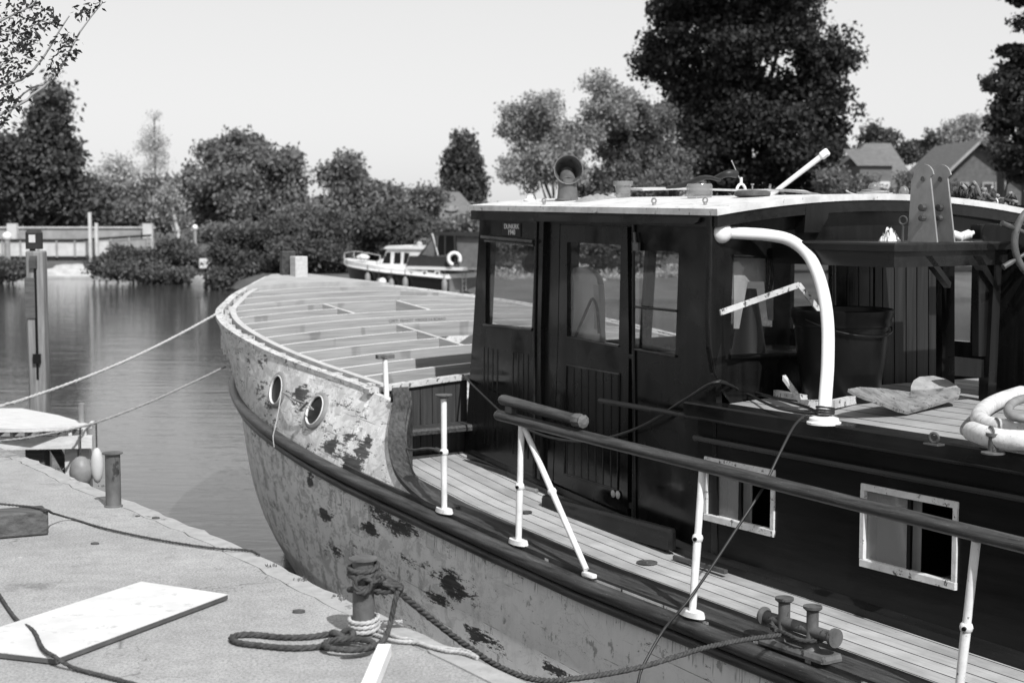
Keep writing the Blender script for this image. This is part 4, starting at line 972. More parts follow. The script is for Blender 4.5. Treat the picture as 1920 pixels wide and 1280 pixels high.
# clear glass deck lights
for x, t, r, h, lab in [(1168, 1.9, .078, .13, 'tall clear moulded glass jar on the wheelhouse roof beside the ventilator'), (1311, .75, .092, .10, 'broad clear ribbed glass jar on the wheelhouse roof above the door track end')]:
    c = roofitem(x, t); b = MB(); pr = [(r * .72, 0), (r * .76, h * .45), (r * .8, h * .7), (r * .97, h * .74), (r, h * .9), (r, h), (r * .9, h), (r * .7, h * .3), (.005, h * .28)]
    if h < .12: pr = [(r * .9, 0), (r, h * .2), (r, h * .85), (r * .92, h), (r * .8, h), (r * .8, h * .3), (.005, h * .28)]
    b.lathe(c, pr, 24); solo(b, 'glass_jar', 'jar', lab, 'jar', True, 'glass jars on the roof', 30)
# grooved float disc
c = roofitem(1410, .28); b = MB(); b.lathe(c, [(.10, 0), (.122, .008), (.126, .022), (.12, .036), (.10, .044), (.02, .048)], 26); fl = thing('float_disc', 'round grey wooden float with a small brass knob on the roof edge', 'float', c, True); b.build('disc', 'timber', fl, smooth_=40)
b = MB(); b.lathe(c + np.array((0, 0, .048)), [(.006, 0), (.006, .03), (.013, .032), (.013, .042)], 10); b.build('knob', 'brass', fl)
# long pale board with curled edge, tarpaulin roll
bd = thing('roof_board', 'long thin pale board lying across the wheelhouse roof behind the jars', 'board', roofitem(1330, 1.9), True)
b = MB(); pts = [roofitem(x, t, z) for x, t, z in [(1190, 2.5, .07), (1260, 2.4, .085), (1340, 2.2, .09), (1430, 1.9, .10), (1480, 1.6, .10), (1535, .9, .03)]]
P = smooth(pts, .08); v = []
for i, p in enumerate(P):
    k = .16 * math.sin(math.pi * min(1, .15 + i / len(P))) + .03; v += [(p.x, p.y - k, p.z), (p.x, p.y + k, p.z + .01), (p.x, p.y + k, p.z - .008), (p.x, p.y - k, p.z - .016)]
b.add(v, [(i * 4 + k, i * 4 + (k + 1) % 4, (i + 1) * 4 + (k + 1) % 4, (i + 1) * 4 + k) for i in range(len(P) - 1) for k in range(4)] + [(0, 1, 2, 3), tuple((len(P) - 1) * 4 + k for k in (3, 2, 1, 0))]); b.build('plank', 'beamside', bd)
b = MB(); b.tube([pts[1] + np.array((0, 0, -.08)), pts[1] - np.array((0, 0, .01))], .03, 8); b.build('support_block', 'dark', bd); b = MB(); b.tube([pts[4] + np.array((0, 0, -.1)), pts[4] - np.array((0, 0, .01))], .03, 8); b.build('support_block', 'dark', bd)
b = MB(); b.tube(smooth([roofitem(1262, 1.5, .06), roofitem(1290, 1.35, .09), roofitem(1330, 1.2, .135), roofitem(1352, 1.15, .11), roofitem(1366, 1.1, .16), roofitem(1380, 1.1, .17)], .03), [.02] + [.03] * 40, 10, flat=.55) if False else None
P = smooth([roofitem(1250, 1.5, .07), roofitem(1285, 1.35, .09), roofitem(1322, 1.2, .14), roofitem(1350, 1.15, .115)], .03)
b = MB(); b.tube(P, [.012 + .03 * math.sin(math.pi * min(1, i / len(P) * .9 + .1)) for i in range(len(P))], 10, flat=.5); solo(b, 'tarpaulin_roll', 'blackrubber', 'dark curved strip of folded tarpaulin resting over the broad glass jar', 'tarpaulin', True)
P = smooth([roofitem(1340, 1.3, .13), roofitem(1362, 1.2, .165), roofitem(1379, 1.2, .165)], .02); b = MB(); b.tube(P, [.02 + .012 * i / len(P) for i in range(len(P))], 10); solo(b, 'rubber_boot', 'blackrubber', 'short dark rubber tube end sticking up behind the broad glass jar', 'tube', True)
# crumpled cloth
def rag(name, pts, h, mat, lab, cat, boat_=True, n=14, seed=1):
    g = np.random.RandomState(seed); P = np.array(pts); c = P.mean(0); u_ = P[1] - P[0]; v_ = P[-1] - P[0]; vs = []
    for i in range(n):
        for j in range(n):
            a, q = i / (n - 1), j / (n - 1); e_ = math.sin(math.pi * a) ** .6 * math.sin(math.pi * q) ** .6
            vs.append(P[0] + u_ * a + v_ * q + np.array((g.uniform(-.008, .008), g.uniform(-.008, .008), e_ * h * (.35 + .65 * g.rand()))))
    b = MB(); b.add(vs, [(i * n + j, i * n + j + 1, (i + 1) * n + j + 1, (i + 1) * n + j) for i in range(n - 1) for j in range(n - 1)])
    lo = [(p[0], p[1], min(q[2] for q in vs) - .003) for p in vs]; b.add(lo, [(i * n + j, (i + 1) * n + j, (i + 1) * n + j + 1, i * n + j + 1) for i in range(n - 1) for j in range(n - 1)])
    return solo(b, name, mat, lab, cat, boat_, None, 60)
a_ = roofitem(1100, 1.7); a2 = roofitem(1160, 1.9); rag('crumpled_rag', [a_, a2, a2 + np.array((.0, .25, 0)), a_ + np.array((0, .2, 0))], .05, 'ropemid', 'crumpled pale rag heaped on the roof between ventilator and tall jar', 'rag', seed=3)
# broken aerial base with wires
c = roofitem(993, 2.7); ae = thing('aerial_base', 'small pale aerial base with bent wires on the front port corner of the roof', 'aerial', c, True)
b = MB(); b.lathe(c, [(.05, 0), (.05, .01), (.03, .02), (.028, .05), (.035, .055), (.0, .06)], 14); b.build('base', 'white', ae, smooth_=30)
b = MB(); b.tube(smooth([c + np.array(k) for k in [(0, 0, .04), (-.03, 0, .07), (-.05, 0, .10), (-.045, 0, .17)]], .01), .004, 6); b.tube(smooth([c + np.array(k) for k in [(0.01, 0, .04), (.04, 0, .05), (.06, 0, .02), (.05, 0, .0)]], .01), .004, 6); b.build('wire', 'darkiron', ae)
for x, t in [(1226, .55), (1322, .03), (1020, 2.0)]:
    c = roofitem(x, t); b = MB(); b.torus(c + np.array((0, 0, .03)), .016, .006, (1, .5, 0), 16, 6); b.lathe(c, [(.012, 0), (.012, .016)], 8); b.build('roof_eye', 'brass', boat)
# white wishbone bracket with whip aerial, and the white lowered boom
c = roofitem(1389, 2.4); wb = thing('wishbone_bracket', 'white inverted Y bracket with a thin whip aerial, standing on the roof', 'bracket', c, True)
b = MB(); R_ = .055
arc = [c + np.array((R_ * math.cos(a), 0, .10 + R_ * 1.5 * math.sin(a))) for a in np.linspace(0, math.pi, 12)]
b.tube([c + np.array((R_ + .02, 0, .0))] + arc + [c + np.array((-R_ - .02, 0, 0))], .012, 8); b.build('legs', 'white_clean', wb, smooth_=50)
b = MB(); b.tube([c + np.array((0, 0, .18)), c + np.array((0, 0, .24))], .012, 8); b.build('stem', 'white_clean', wb, smooth_=50)
b = MB(); b.tube([c + np.array((0, 0, .2)), c + np.array((-.075, .04, .38))], .0035, 6); b.sphere(c + np.array((-.075, .04, .38)), .007, 6); b.build('whip', 'ropelight', wb)
c = roofitem(1430, 2.0, .02); e_ = bt(1543, 291, 1.6); bm = thing('white_boom', 'white tapered pole with a block end, raised at a slant over the roof', 'pole', c, True)
b = MB(); b.tube([c, e_], .018, 12, r2=.024); b.build('pole', 'white_clean', bm, smooth_=50)
dd = (Vector(e_) - Vector(c)).normalized(); b = MB(); b.lathe(Vector(e_) - dd * .02, [(.03, 0), (.036, .01), (.036, .06), (.028, .075)], 8, dd); b.build('end_block', 'white_clean', bm)
# dome lamps on a rope coil
c = roofitem(1637, .2, .01); lp = thing('dome_lamp', 'clear domed cabin lamp sitting on a coil of rope on the roof', 'lamp', c, True); b = MB()
b.lathe(c + np.array((0, 0, .03)), [(.05, 0), (.052, .012), (.04, .014)], 18); b.build('rim', 'brass', lp, smooth_=40)
b = MB(); b.lathe(c + np.array((0, 0, .044)), [(.04, 0), (.038, .02), (.026, .038), (.003, .044)], 18); b.build('glass_dome', 'jar', lp, smooth_=60)
b = MB(); 
for k in range(5): b.torus(c + np.array((0, 0, .006 + .005 * k)), .13 - .012 * k + rnd.uniform(-.004, .004), .007, (rnd.uniform(-.06, .06), rnd.uniform(-.06, .06), 1), 30, 6)
solo(b, 'rope_coil', 'ropemid', 'flat coil of thin grey rope under the domed lamp on the roof', 'rope', True)
c = roofitem(1694, .15, .0); b = MB(); b.sphere(c + np.array((0, 0, .045)), (.038, .038, .045), 12); solo(b, 'glass_float', 'jar', 'small round glass float on the roof edge left of the steel plates', 'float', True)
P = [roofitem(1612, .3, .01), roofitem(1598, .25, .012), roofitem(1586, .2, .03)]; b = MB(); b.rope(P, .006); solo(b, 'rope_tail', 'ropelight', 'short pale frayed rope end beside the coil on the roof', 'rope', True)
# heap of cable and hose on the starboard quarter of the roof
g = random.Random(5)
for k in range(21):
    x0_ = g.uniform(1775, 1868); pts = []
    for j in range(7): pts.append(roofitem(x0_ + j * g.uniform(5, 14) * (1 if k % 3 else -.3), g.uniform(-.25, .35), g.uniform(.01, .14)))
    b = MB(); b.tube(smooth(pts, .03), .007 + .004 * (k % 3), 7)
    solo(b, 'cable', ['blackrubber', 'ropemid', 'iron'][k % 3], ['tangled black rubber cable in the heap on the roof right of the steel plates', 'tangled grey cord in the heap on the roof right of the steel plates', 'tangled dull metal-coloured hose in the heap on the roof right of the steel plates'][k % 3], 'cable', True, ['black cables in the roof heap', 'grey cords in the roof heap', 'dull hoses in the roof heap'][k % 3])
for x, t, w, h, lab in [(1803, .1, .10, .085, 'square white plastic box standing in the cable heap on the roof'), (1852, .25, .15, .05, 'long white plastic box lying behind the tied cable bundle')]:
    c = roofitem(x, t, .02); b = MB(); b.rbox(c[0] - w / 2, c[0] + w / 2, c[1] - .04, c[1] + .04, c[2], c[2] + h, .008); solo(b, 'plastic_box', 'white', lab, 'box', True)
tb = thing('tied_bundle', 'cable bundle taped with two white ties at the right of the roof heap', 'cable bundle', roofitem(1868, -.05), True)
for k in range(6):
    b = MB(); z = .02 + .011 * (k % 3); b.tube(smooth([roofitem(1830, -.05 + .02 * k, z), roofitem(1860, -.08 + .015 * k, z + .015), roofitem(1888, -.1 + .01 * k, z + .01), roofitem(1896, -.08 + .012 * k, z - .002)], .03), .008, 7); b.build('strand', 'ropemid', tb)
for x in (1862, 1874):
    c = roofitem(x, -.05, .045); b = MB(); b.torus(c, .04, .005, (1, 0, 0), 18, 6); b.build('tie', 'white', tb)
# on the table by the plates: rag, bottles, box
c = bt(1668, 438, -.9); c[2] = TZ + .002; rag('cloth_scrap', [c + np.array((-.05, -.05, 0)), c + np.array((.05, -.05, 0)), c + np.array((.05, .05, 0)), c + np.array((-.05, .05, 0))], .10, 'cloth', 'scrap of crumpled cloth standing on the mast table beside the eye bolt', 'cloth', seed=8)
for k, (x, dx) in enumerate([(1793, 0), (1810, 0)]):
    c = bt(x, 436, -1.0); c[2] = TZ + .001; b = MB(); b.lathe((c[0], c[1], TZ + .032), [(.02, -.05), (.03, -.045), (.031, .03), (.015, .045), (.012, .06)], 14, (.6, -.5, .3) if k else (-.4, .7, .25))
    solo(b, 'white_bottle', 'white', ['white plastic bottle lying on the mast table, nearer the steel plates', 'white plastic bottle lying on the mast table, nearer the dark box'][k], 'bottle', True, 'bottles on the mast table')
c = bt(1842, 436, -.7); b = MB(); b.rbox(c[0] - .07, c[0] + .07, c[1] - .05, c[1] + .05, TZ + .001, TZ + .10, .008); solo(b, 'dark_box', 'cabinside', 'small dark varnished box at the right end of the mast table', 'box', True)

# spare length of rail lying on the handrail
a_ = railp(.98) + np.array((0, 0, .112)); e_ = railp(.16) + np.array((0, 0, .092))
b = MB(); b.tube([a_, e_], .042, 14, flat=.85); b.sphere(a_, (.042, .045, .036), 12); sp = thing('spare_rail_length', 'short spare length of dark rail laid on the handrail end, split at one end', 'rail', e_ - np.array((0, 0, .04)), True); b.build('rail_length', 'oldwood', sp, smooth_=60)
b = MB(); b.lathe(e_ + np.array((0, .03, 0)), [(.043, 0), (.047, .02), (.046, .05), (.038, .07), (.044, .09), (.02, .10)], 9, (0, -1, 0)); b.build('split_end', 'iron', sp)
b = MB(); b.box(a_[0] - .02, a_[0] + .02, a_[1] - .12, a_[1] - .04, a_[2] - .08, a_[2] - .03); b.build('packing_block', 'darkiron', sp)

# big black bucket
bc = bt(1576, 735, -.66); BX, BY = bc[0], -.66
bk_ = thing('black_bucket', 'large black plastic bucket standing on the cabin top behind the white pipe', 'bucket', (BX, BY, tz(BX)), True)
b = MB(); H = .575; b.lathe((BX, BY, tz(BX) + .003), [(.24, 0), (.245, .01), (.29, H * .8), (.292, H * .82), (.31, H * .83), (.312, H * .9), (.322, H * .93), (.326, H), (.318, H + .006), (.31, H), (.28, H * .5), (.235, .02), (.002, .02)], 40); b.build('bucket_body', 'black', bk_, smooth_=40)
b = MB(); pts = [(BX + .315 * math.cos(a), BY - .315 * math.sin(a) * .99, tz(BX) + H - .05 - .1 * math.sin(a)) for a in np.linspace(0, math.pi, 24)]; b.tube(pts, .006, 6); b.build('bucket_handle', 'black', bk_)
# chipped angle strip leaning out of the bucket
pts = [bt(1352, 586, -.62), bt(1499, 534, -.68), bt(1542, 588, -.70)]
b = MB(); 
for p_, q_ in zip(pts[:-1], pts[1:]):
    p_, q_ = Vector(p_), Vector(q_); d = (q_ - p_).normalized(); n_ = Vector((0, 1, 0)); s_ = d.cross(n_).normalized() * .017
    b.hexa([p_ - s_, p_ + s_, p_ + s_ + n_ * .012, p_ - s_ + n_ * .012], [q_ - s_, q_ + s_, q_ + s_ + n_ * .012, q_ - s_ + n_ * .012])
solo(b, 'bent_trim_strip', 'chipped', 'bent strip of pale chipped trim sticking out of the black bucket', 'trim strip', True)

# plough anchor on the cabin top: two curved flukes meeting in a keel, hinged shank lying to the left
an = thing('plough_anchor', 'weathered grey plough anchor lying on the cabin top planks with its two flukes spread', 'anchor', bz(1700, 765, CT + .03), True)
def A_(x, y, t): return bt(x, y, t)
K0, K1 = A_(1702, 771, -1.42), A_(1710, 735, -1.12)
def fluke(rows, name):
    b = MB(); n = len(rows[0]); v = sum([list(r) for r in rows], []); off = np.array((0, .004, -.018))
    v2 = [np.array(p) + off for p in v]; m = len(rows)
    b.add(v, [(i * n + k, i * n + k + 1, (i + 1) * n + k + 1, (i + 1) * n + k) for i in range(m - 1) for k in range(n - 1)])
    b.add(v2, [(i * n + k, (i + 1) * n + k, (i + 1) * n + k + 1, i * n + k + 1) for i in range(m - 1) for k in range(n - 1)])
    N = n * m; rim = [k for k in range(n)] + [i * n + n - 1 for i in range(1, m)] + [(m - 1) * n + k for k in range(n - 2, -1, -1)] + [i * n for i in range(m - 2, 0, -1)]
    b.f += [(rim[i], rim[(i + 1) % len(rim)], N + rim[(i + 1) % len(rim)], N + rim[i]) for i in range(len(rim))]
    return b.build(name, {'left_fluke': 'anchorshade', 'right_fluke': 'anchorshade', 'back_fluke': 'anchor'}[name], an, smooth_=60)
fluke([[A_(1590, 729, -1.30), A_(1612, 725, -1.22), A_(1660, 728, -1.15), A_(1708, 736, -1.10)],
       [A_(1600, 735, -1.33), A_(1628, 739, -1.30), A_(1664, 744, -1.27), A_(1706, 747, -1.24)],
       [A_(1622, 744, -1.36), A_(1650, 752, -1.37), A_(1678, 759, -1.37), A_(1703, 761, -1.35)],
       [A_(1640, 749, -1.38), A_(1662, 758, -1.40), A_(1684, 767, -1.41), A_(1702, 771, -1.42)]], 'left_fluke')
fluke([[A_(1708, 731, -1.10), A_(1735, 730, -1.16), A_(1765, 727, -1.22), A_(1800, 727, -1.30)],
       [A_(1706, 745, -1.22), A_(1738, 742, -1.24), A_(1770, 738, -1.28), A_(1801, 734, -1.33)],
       [A_(1703, 760, -1.35), A_(1740, 752, -1.33), A_(1772, 745, -1.33), A_(1799, 740, -1.35)],
       [A_(1702, 771, -1.42), A_(1742, 760, -1.38), A_(1774, 750, -1.36), A_(1797, 743, -1.37)]], 'right_fluke')
fluke([[A_(1708, 735, -1.11), A_(1740, 731, -1.17), A_(1772, 729, -1.23), A_(1801, 729, -1.31)],
       [A_(1708, 724, -1.07), A_(1738, 719, -1.10), A_(1770, 720, -1.16), A_(1797, 726, -1.27)],
       [A_(1713, 713, -1.04), A_(1742, 709, -1.06), A_(1772, 714, -1.13), A_(1795, 724, -1.25)],
       [A_(1724, 706, -1.02), A_(1750, 704, -1.04), A_(1776, 711, -1.11), A_(1793, 722, -1.23)]], 'back_fluke')
sh = thing('anchor_shank', 'chipped flat metal arms of an anchor shank lying under the bucket by the pipe foot', 'anchor shank', bz(1545, 765, CT + .012), True)
def bar(b, pts, w, h):
    P = [Vector(p) for p in pts]
    for p_, q_ in zip(P[:-1], P[1:]):
        d = (q_ - p_).normalized(); s_ = d.cross(Vector((0, 0, 1))).normalized() * w; u_ = Vector((0, 0, h))
        b.hexa([p_ - s_, p_ + s_, p_ + s_ + u_, p_ - s_ + u_], [q_ - s_, q_ + s_, q_ + s_ + u_, q_ - s_ + u_])
zt_ = lambda x, y, dz=.0: bf(x, y, lambda t: CT + .03 + dz)
b = MB(); bar(b, [zt_(1500, 765), zt_(1560, 765), zt_(1630, 750)], .02, .05); b.build('lower_arm', 'chipped', sh)
b = MB(); bar(b, [zt_(1455, 742), zt_(1510, 752)], .02, .04); b.build('far_arm', 'chipped', sh)
b = MB(); p_ = zt_(1505, 760); q_ = bt(1470, 712, p_[1] + .12); bar(b, [p_, q_], .022, .03); b.build('raised_arm', 'chipped', sh)

# thick hose coil at the right edge
hc = thing('coiled_fender_hose', 'thick dirty white ribbed hose coiled on the cabin top at the right edge', 'hose', bz(1900, 800, CT), True)
def hz(x, y, dz): return bf(x, y, lambda t: CT + .03 + dz)
b = MB(); P = smooth([hz(1822, 808, .05), hz(1852, 818, .05), hz(1890, 824, .05), hz(1950, 824, .05), hz(2010, 810, .05), hz(2040, 780, .05)], .04); MT['hose'] = plain('dirty_ribbed_hose', .4, .72, .6, 12, bump=.4, spots=(40, .60, .3)); b.tube(P, .052, 14); b.build('outer_turn', 'hose', hc, smooth_=60)
b = MB(); P = smooth([hz(1960, 725, .06), hz(1905, 740, .06), hz(1862, 756, .06), hz(1838, 776, .06), hz(1842, 792, .06), hz(1880, 802, .06), hz(1940, 804, .06), hz(2000, 795, .08)], .04); b.tube(P, .048, 14); b.build('inner_turn', 'hose', hc, smooth_=60)
b = MB(); P = smooth([hz(1980, 738, .12), hz(1910, 750, .14), hz(1890, 768, .14), hz(1905, 782, .13), hz(1960, 786, .12)], .03); b.tube(P, .025, 10); b.build('thin_hose', 'fender', hc, smooth_=60)
for (x, y) in [(1858, 819), (1868, 803)]:
    p_ = hz(x, y, .055); b = MB(); b.torus(p_, .053, .006, (.8, -.5, 0), 20, 6); b.build('hose_clip', 'darkiron', hc)

# black cables
pts = [bt(868, 703, 3.33)] + [pw(x, y, .07) for x, y in [(900, 735), (950, 780), (1010, 813), (1080, 827), (1140, 820), (1210, 795), (1290, 745), (1345, 716)]] + [bf(x, y, lambda t: CT + .05) for x, y in [(1400, 738), (1460, 765), (1530, 776)]]
b = MB(); b.tube(smooth(pts, .05), .009, 7); solo(b, 'black_cable', 'blackrubber', 'black cable looping across the wheelhouse side from bulkhead to pipe foot', 'cable', True, None, 60)
pts = [pw(x, y, .05) for x, y in [(1300, 738), (1330, 722), (1350, 714)]] + [bf(x, y, lambda t: CT + .06) for x, y in [(1390, 728), (1450, 745), (1510, 762), (1535, 774)]]
b = MB(); b.tube(smooth(pts, .05), .009, 7); solo(b, 'thin_cable', 'blackrubber', 'second black cable from the corner flange to the pipe foot on the cabin top', 'cable', True, None, 60)
b = MB(); c2 = np.array((pts[-1][0], pts[-1][1], 0))
for k in range(4): b.torus((gp and bt(1547, 776, -1.27)[0], -1.27, CT + .055 + .012 * k), .05, .007, (.1 * (k - 1), .08, 1), 24, 6)
solo(b, 'cable_wrap', 'blackrubber', 'turns of black cable wrapped round the foot of the white pipe', 'cable', True, None, 60)
pf = BW(bt(1520, 780, -1.33))
cp_ = [(1508, 778, 8.9), (1488, 800, 8.78), (1462, 850, 8.62), (1430, 915, 8.5), (1385, 985, 8.4), (1332, 1066, 8.3), (1288, 1128, 8.22), (1246, 1178, 8.05), (1216, 1228, 7.95), (1200, 1262, 7.9), (1193, 1300, 7.86)]
pf_d = pf[1]; cp_ = [(x, y, d + (pf_d - 8.9)) for x, y, d in cp_]
b = MB(); b.tube(smooth([gd(*p) for p in cp_], .05), .008, 7); solo(b, 'power_cable', 'blackrubber', 'dark cable running from the pipe foot down across rail and side deck over the hull', 'cable', False, None, 60)

# inside the wheelhouse, seen through the glass
b = MB(); b.rbox(-1.62, -.2, -.18, .75, .60, .63, .005); b.build('inner_shelf', 'varnish', wh)
c = bt(1404, 665, -.03); cn = thing('traffic_cone', 'dark traffic cone standing inside the aft wheelhouse window', 'cone', (c[0], -.03, .632), True)
b = MB(); b.lathe((c[0], -.03, .632), [(.13, 0), (.12, .03), (.045, .47), (.035, .47), (.03, .4)], 22); b.build('cone_body', 'blackrubber', cn, smooth_=40)
b = MB(); b.rope([(c[0] + .0, -.19, 1.05), (c[0] + .01, -.19, 1.22), (c[0] + .0, -.19, 1.35)], .012); b.rope([(c[0] + .03, -.19, 1.09), (c[0] + .05, -.19, 1.2), (c[0] + .03, -.19, 1.35)], .012); solo(b, 'hanging_rope', 'rope', 'dark rope hanging into the traffic cone behind the aft window', 'rope', True)
b = MB(); wb_ = lambda x, y, o_=0.: bt(x, y, -.15 - o_)
for pl in [[(1376, 483), (1450, 485), (1450, 528), (1376, 528)], [(1376, 528.2), (1402, 528.2), (1386, 616), (1376, 616)], [(1434, 528.2), (1450, 528.2), (1450, 600), (1441, 600)]]: wallpoly(b, pl, 0, .008, wb_, AN)
solo(b, 'leaning_board', 'cloth', 'pale cut-out board standing before the traffic cone inside the aft window', 'board', True)
jk = thing('white_jacket', 'pale work jacket hanging behind the glass of the wheelhouse door', 'jacket', pw(1095, 640, -.14), True)
b = MB(); rows = [[(1074, 503), (1086, 500), (1100, 503), (1110, 510), (1118, 520)], [(1075, 530), (1088, 528), (1100, 530), (1112, 532), (1122, 536)], [(1076, 570), (1088, 570), (1100, 572), (1113, 575), (1124, 578)], [(1074, 610), (1088, 611), (1101, 613), (1114, 616), (1124, 620)], [(1070, 640), (1085, 642), (1100, 645), (1114, 648), (1126, 652)]]
v = []
for i, r_ in enumerate(rows):
    for k, (x, y) in enumerate(r_): v.append(pw(x, y, -.14 + .03 * math.sin(k * 2.1 + i)))
v2 = [p - np.array(PN) * .05 for p in v]
b.add(v, [(i * 5 + k, i * 5 + k + 1, (i + 1) * 5 + k + 1, (i + 1) * 5 + k) for i in range(4) for k in range(4)]); b.add(v2, [(i * 5 + k, i * 5 + k + 1, (i + 1) * 5 + k + 1, (i + 1) * 5 + k) for i in range(4) for k in range(4)])
b.build('jacket_body', 'white_clean', jk, smooth_=60)
b = MB(); b.tube(smooth([pw(x, y, -.09) for x, y in [(1075, 640), (1092, 600), (1105, 570), (1112, 560), (1120, 580), (1123, 625)]], .03), .011, 7); b.build('strap', 'black', jk, smooth_=60)

# paper tape and string on the hull, rope stopper between the portholes
q1 = bwp(530, 735, -2.36); q2 = bwp(588, 768, -2.38)
b = MB(); b.tube(smooth([q1, bwp(552, 748, -2.42), bwp(575, 757, -2.42), q2], .03), .006, 6); b.tube(smooth([q1, bwp(555, 757, -2.42), bwp(575, 764, -2.42), q2], .03), .004, 6)
b.tube([bwp(563, 768, -2.44), bwp(578, 752, -2.44)], .012, 6); solo(b, 'lashing_line', 'ropemid', 'thin line lashed between the two portholes with a small toggle', 'line', True)
b = MB(); b.tube(smooth([bwp(527, 738, -2.38), bwp(522, 770, -2.46), bwp(516, 800, -2.52), bwp(512, 818, -2.63), bwp(514, 838, -2.64)], .03), .004, 6); solo(b, 'white_string', 'ropelight', 'white string trailing from the forward porthole down the hull', 'string', True)

# ================================================================= ON THE QUAY
def bollard(x, y, lab):
    p = gz(x, y, 0); o = thing('quay_bollard', lab, 'bollard', p, False, 'steel bollards on the quay edge')
    b = MB(); b.lathe(p, [(.05, 0), (.05, .006), (.042, .010), (.041, .29)], 28); b.build('post', 'iron', o, smooth_=30)
    b = MB(); b.lathe(p + np.array((0, 0, .29)), [(.052, 0), (.056, .003), (.055, .009), (.02, .013)], 28); b.build('cap', 'iron', o, smooth_=30); return p
pa = bollard(682, 1190, 'rusty steel pipe bollard wound with dark rope, nearer the camera on the quay')
pb = bollard(213, 949, 'bare rusty steel pipe bollard farther along the quay edge')
def zp(zx, zy, z=.012): return gz(400 + zx / 3.2, 980 + zy / 3.2, z)
o = thing('mooring_rope', 'dark laid mooring rope knotted round the near bollard and lying in loops on the quay', 'rope', gz(640, 1205, 0))
b = MB(); b.rope([zp(745, 655, .02), zp(680, 668), zp(560, 684), zp(400, 684), zp(250, 670), zp(150, 672), zp(108, 690), zp(150, 718), zp(300, 737), zp(450, 750), zp(560, 748), zp(670, 738)], .0125); b.build('long_bight', 'rope', o, smooth_=60)
b = MB(); n = 40; b.rope([zp(825 + 148 * math.cos(a) - 8 * (a / 6.3), 728 + 34 * math.sin(a), .012 + .012 * (a / 6.3)) for a in np.linspace(2.6, 2.6 + 4 * math.pi * .93, n)], .012); b.build('coil', 'rope', o, smooth_=60)
b = MB(); C_ = zp(775, 668, .035)
for k in range(3): b.rope([C_ + np.array((.04 * math.cos(a + k), .025 * math.sin(a + k), .012 * math.sin(2 * a + k * 2))) for a in np.linspace(0, 5.6, 18)], .012)
b.build('ground_knot', 'rope', o, smooth_=60)
def wrap(p, z0, turns, r, rr, mat, name, root, slope=.0):
    b = MB(); b.rope([(p[0] + (r + .002 * math.sin(3 * a)) * math.cos(a), p[1] + (r) * math.sin(a), z0 + rr * 2.0 * a / 6.283 + slope * math.sin(a)) for a in np.linspace(0, turns * 2 * math.pi, int(turns * 26))], rr); return b.build(name, mat, root, smooth_=60)
wrap(pa, .225, 2.2, .053, .011, 'rope', 'upper_turns', o, .008)
wrap(pa, .165, 1.2, .053, .011, 'rope', 'lower_turns', o, -.012)
def kz(zx, zy, dy=-.06): return gd(400 + zx / 3.2, 980 + zy / 3.2, pa[1] + dy)
b = MB(); b.rope([kz(905, 420), kz(870, 415), kz(850, 380), kz(860, 340), kz(900, 325), kz(940, 345), kz(980, 350), kz(1020, 330), kz(1010, 305), kz(980, 315), kz(960, 350), kz(930, 400), kz(900, 422)], .012); b.build('figure_loop', 'rope', o, smooth_=60)
b = MB()
b.rope([kz(960, 375, -.03), kz(1000, 350, -.05), kz(1050, 350, -.05), kz(1090, 375, -.04), kz(1125, 392, -.03), kz(1100, 408, -.03), kz(1040, 395, -.03), kz(990, 385, -.02)], .012)
b.build('knot', 'rope', o, smooth_=60)
b = MB(); b.rope([kz(960, 345, -.02), kz(1010, 370, -.03), kz(1060, 400, -.03), kz(1110, 412, -.02), kz(1130, 385, -.01), kz(1080, 350, -.02), kz(1030, 330, -.02)], .012); b.build('knot', 'rope', o, smooth_=60)
b = MB(); b.rope([kz(975, 330, .0), kz(1030, 360, -.06), kz(1080, 395, -.05), kz(1035, 415, -.05), kz(965, 400, -.03), kz(950, 380, -.02)], .012); b.build('knot', 'rope', o, smooth_=60)
b = MB(); b.rope([kz(1105, 412), kz(1095, 450), kz(1080, 520), kz(1062, 600), zp(1035, 680, .03), zp(1000, 718), zp(975, 742)], .011); b.build('hanging_part', 'rope', o, smooth_=60)
o = thing('pale_rope', 'bleached pale rope wound round the near bollard foot, tail along the quay edge', 'rope', pa)
wrap(pa, .016, 3.1, .055, .009, 'ropelight', 'base_turns', o, .006)
b = MB(); b.rope([zp(900, 655), zp(985, 672), (zp(1060, 700)), zp(1140, 712), zp(1220, 716), zp(1300, 742), zp(1400, 765), zp(1490, 775), zp(1585, 806)], .008); b.build('tail', 'ropelight', o, smooth_=60)
b = MB(); b.rope([zp(1585, 806), zp(1520, 768), zp(1440, 756), zp(1360, 748), zp(1290, 736), zp(1200, 700), zp(1120, 690), zp(1040, 660), zp(960, 640)], .008); b.build('tail', 'ropelight', o, smooth_=60)
b = MB(); b.rope([zp(940, 610, .03), zp(1000, 595, .03), zp(1080, 592, .02), zp(1130, 590, .012)], .008); b.build('tail', 'ropelight', o, smooth_=60)
bqw = BW(bq)
ml = [(752, 1112), (800, 1152), (870, 1206), (940, 1251), (1010, 1274), (1080, 1271), (1200, 1250), (1320, 1214), (1400, 1198), (1462, 1190)]
def invd(pts, d0, d1):
    x0, x1 = pts[0][0], pts[-1][0]; return [gd(x, y, 1 / (1 / d0 + (1 / d1 - 1 / d0) * (x - x0) / (x1 - x0))) for x, y in pts]
b = MB(); b.rope(invd(ml, pa[1] - .02, bqw[1] + .02), .014, seg=.02); sr = thing('spring_line', 'dark laid rope sagging from near bollard to the bitts on the side deck', 'rope', gz(800, 1290, 0)); b.build('line', 'rope', sr, smooth_=60)
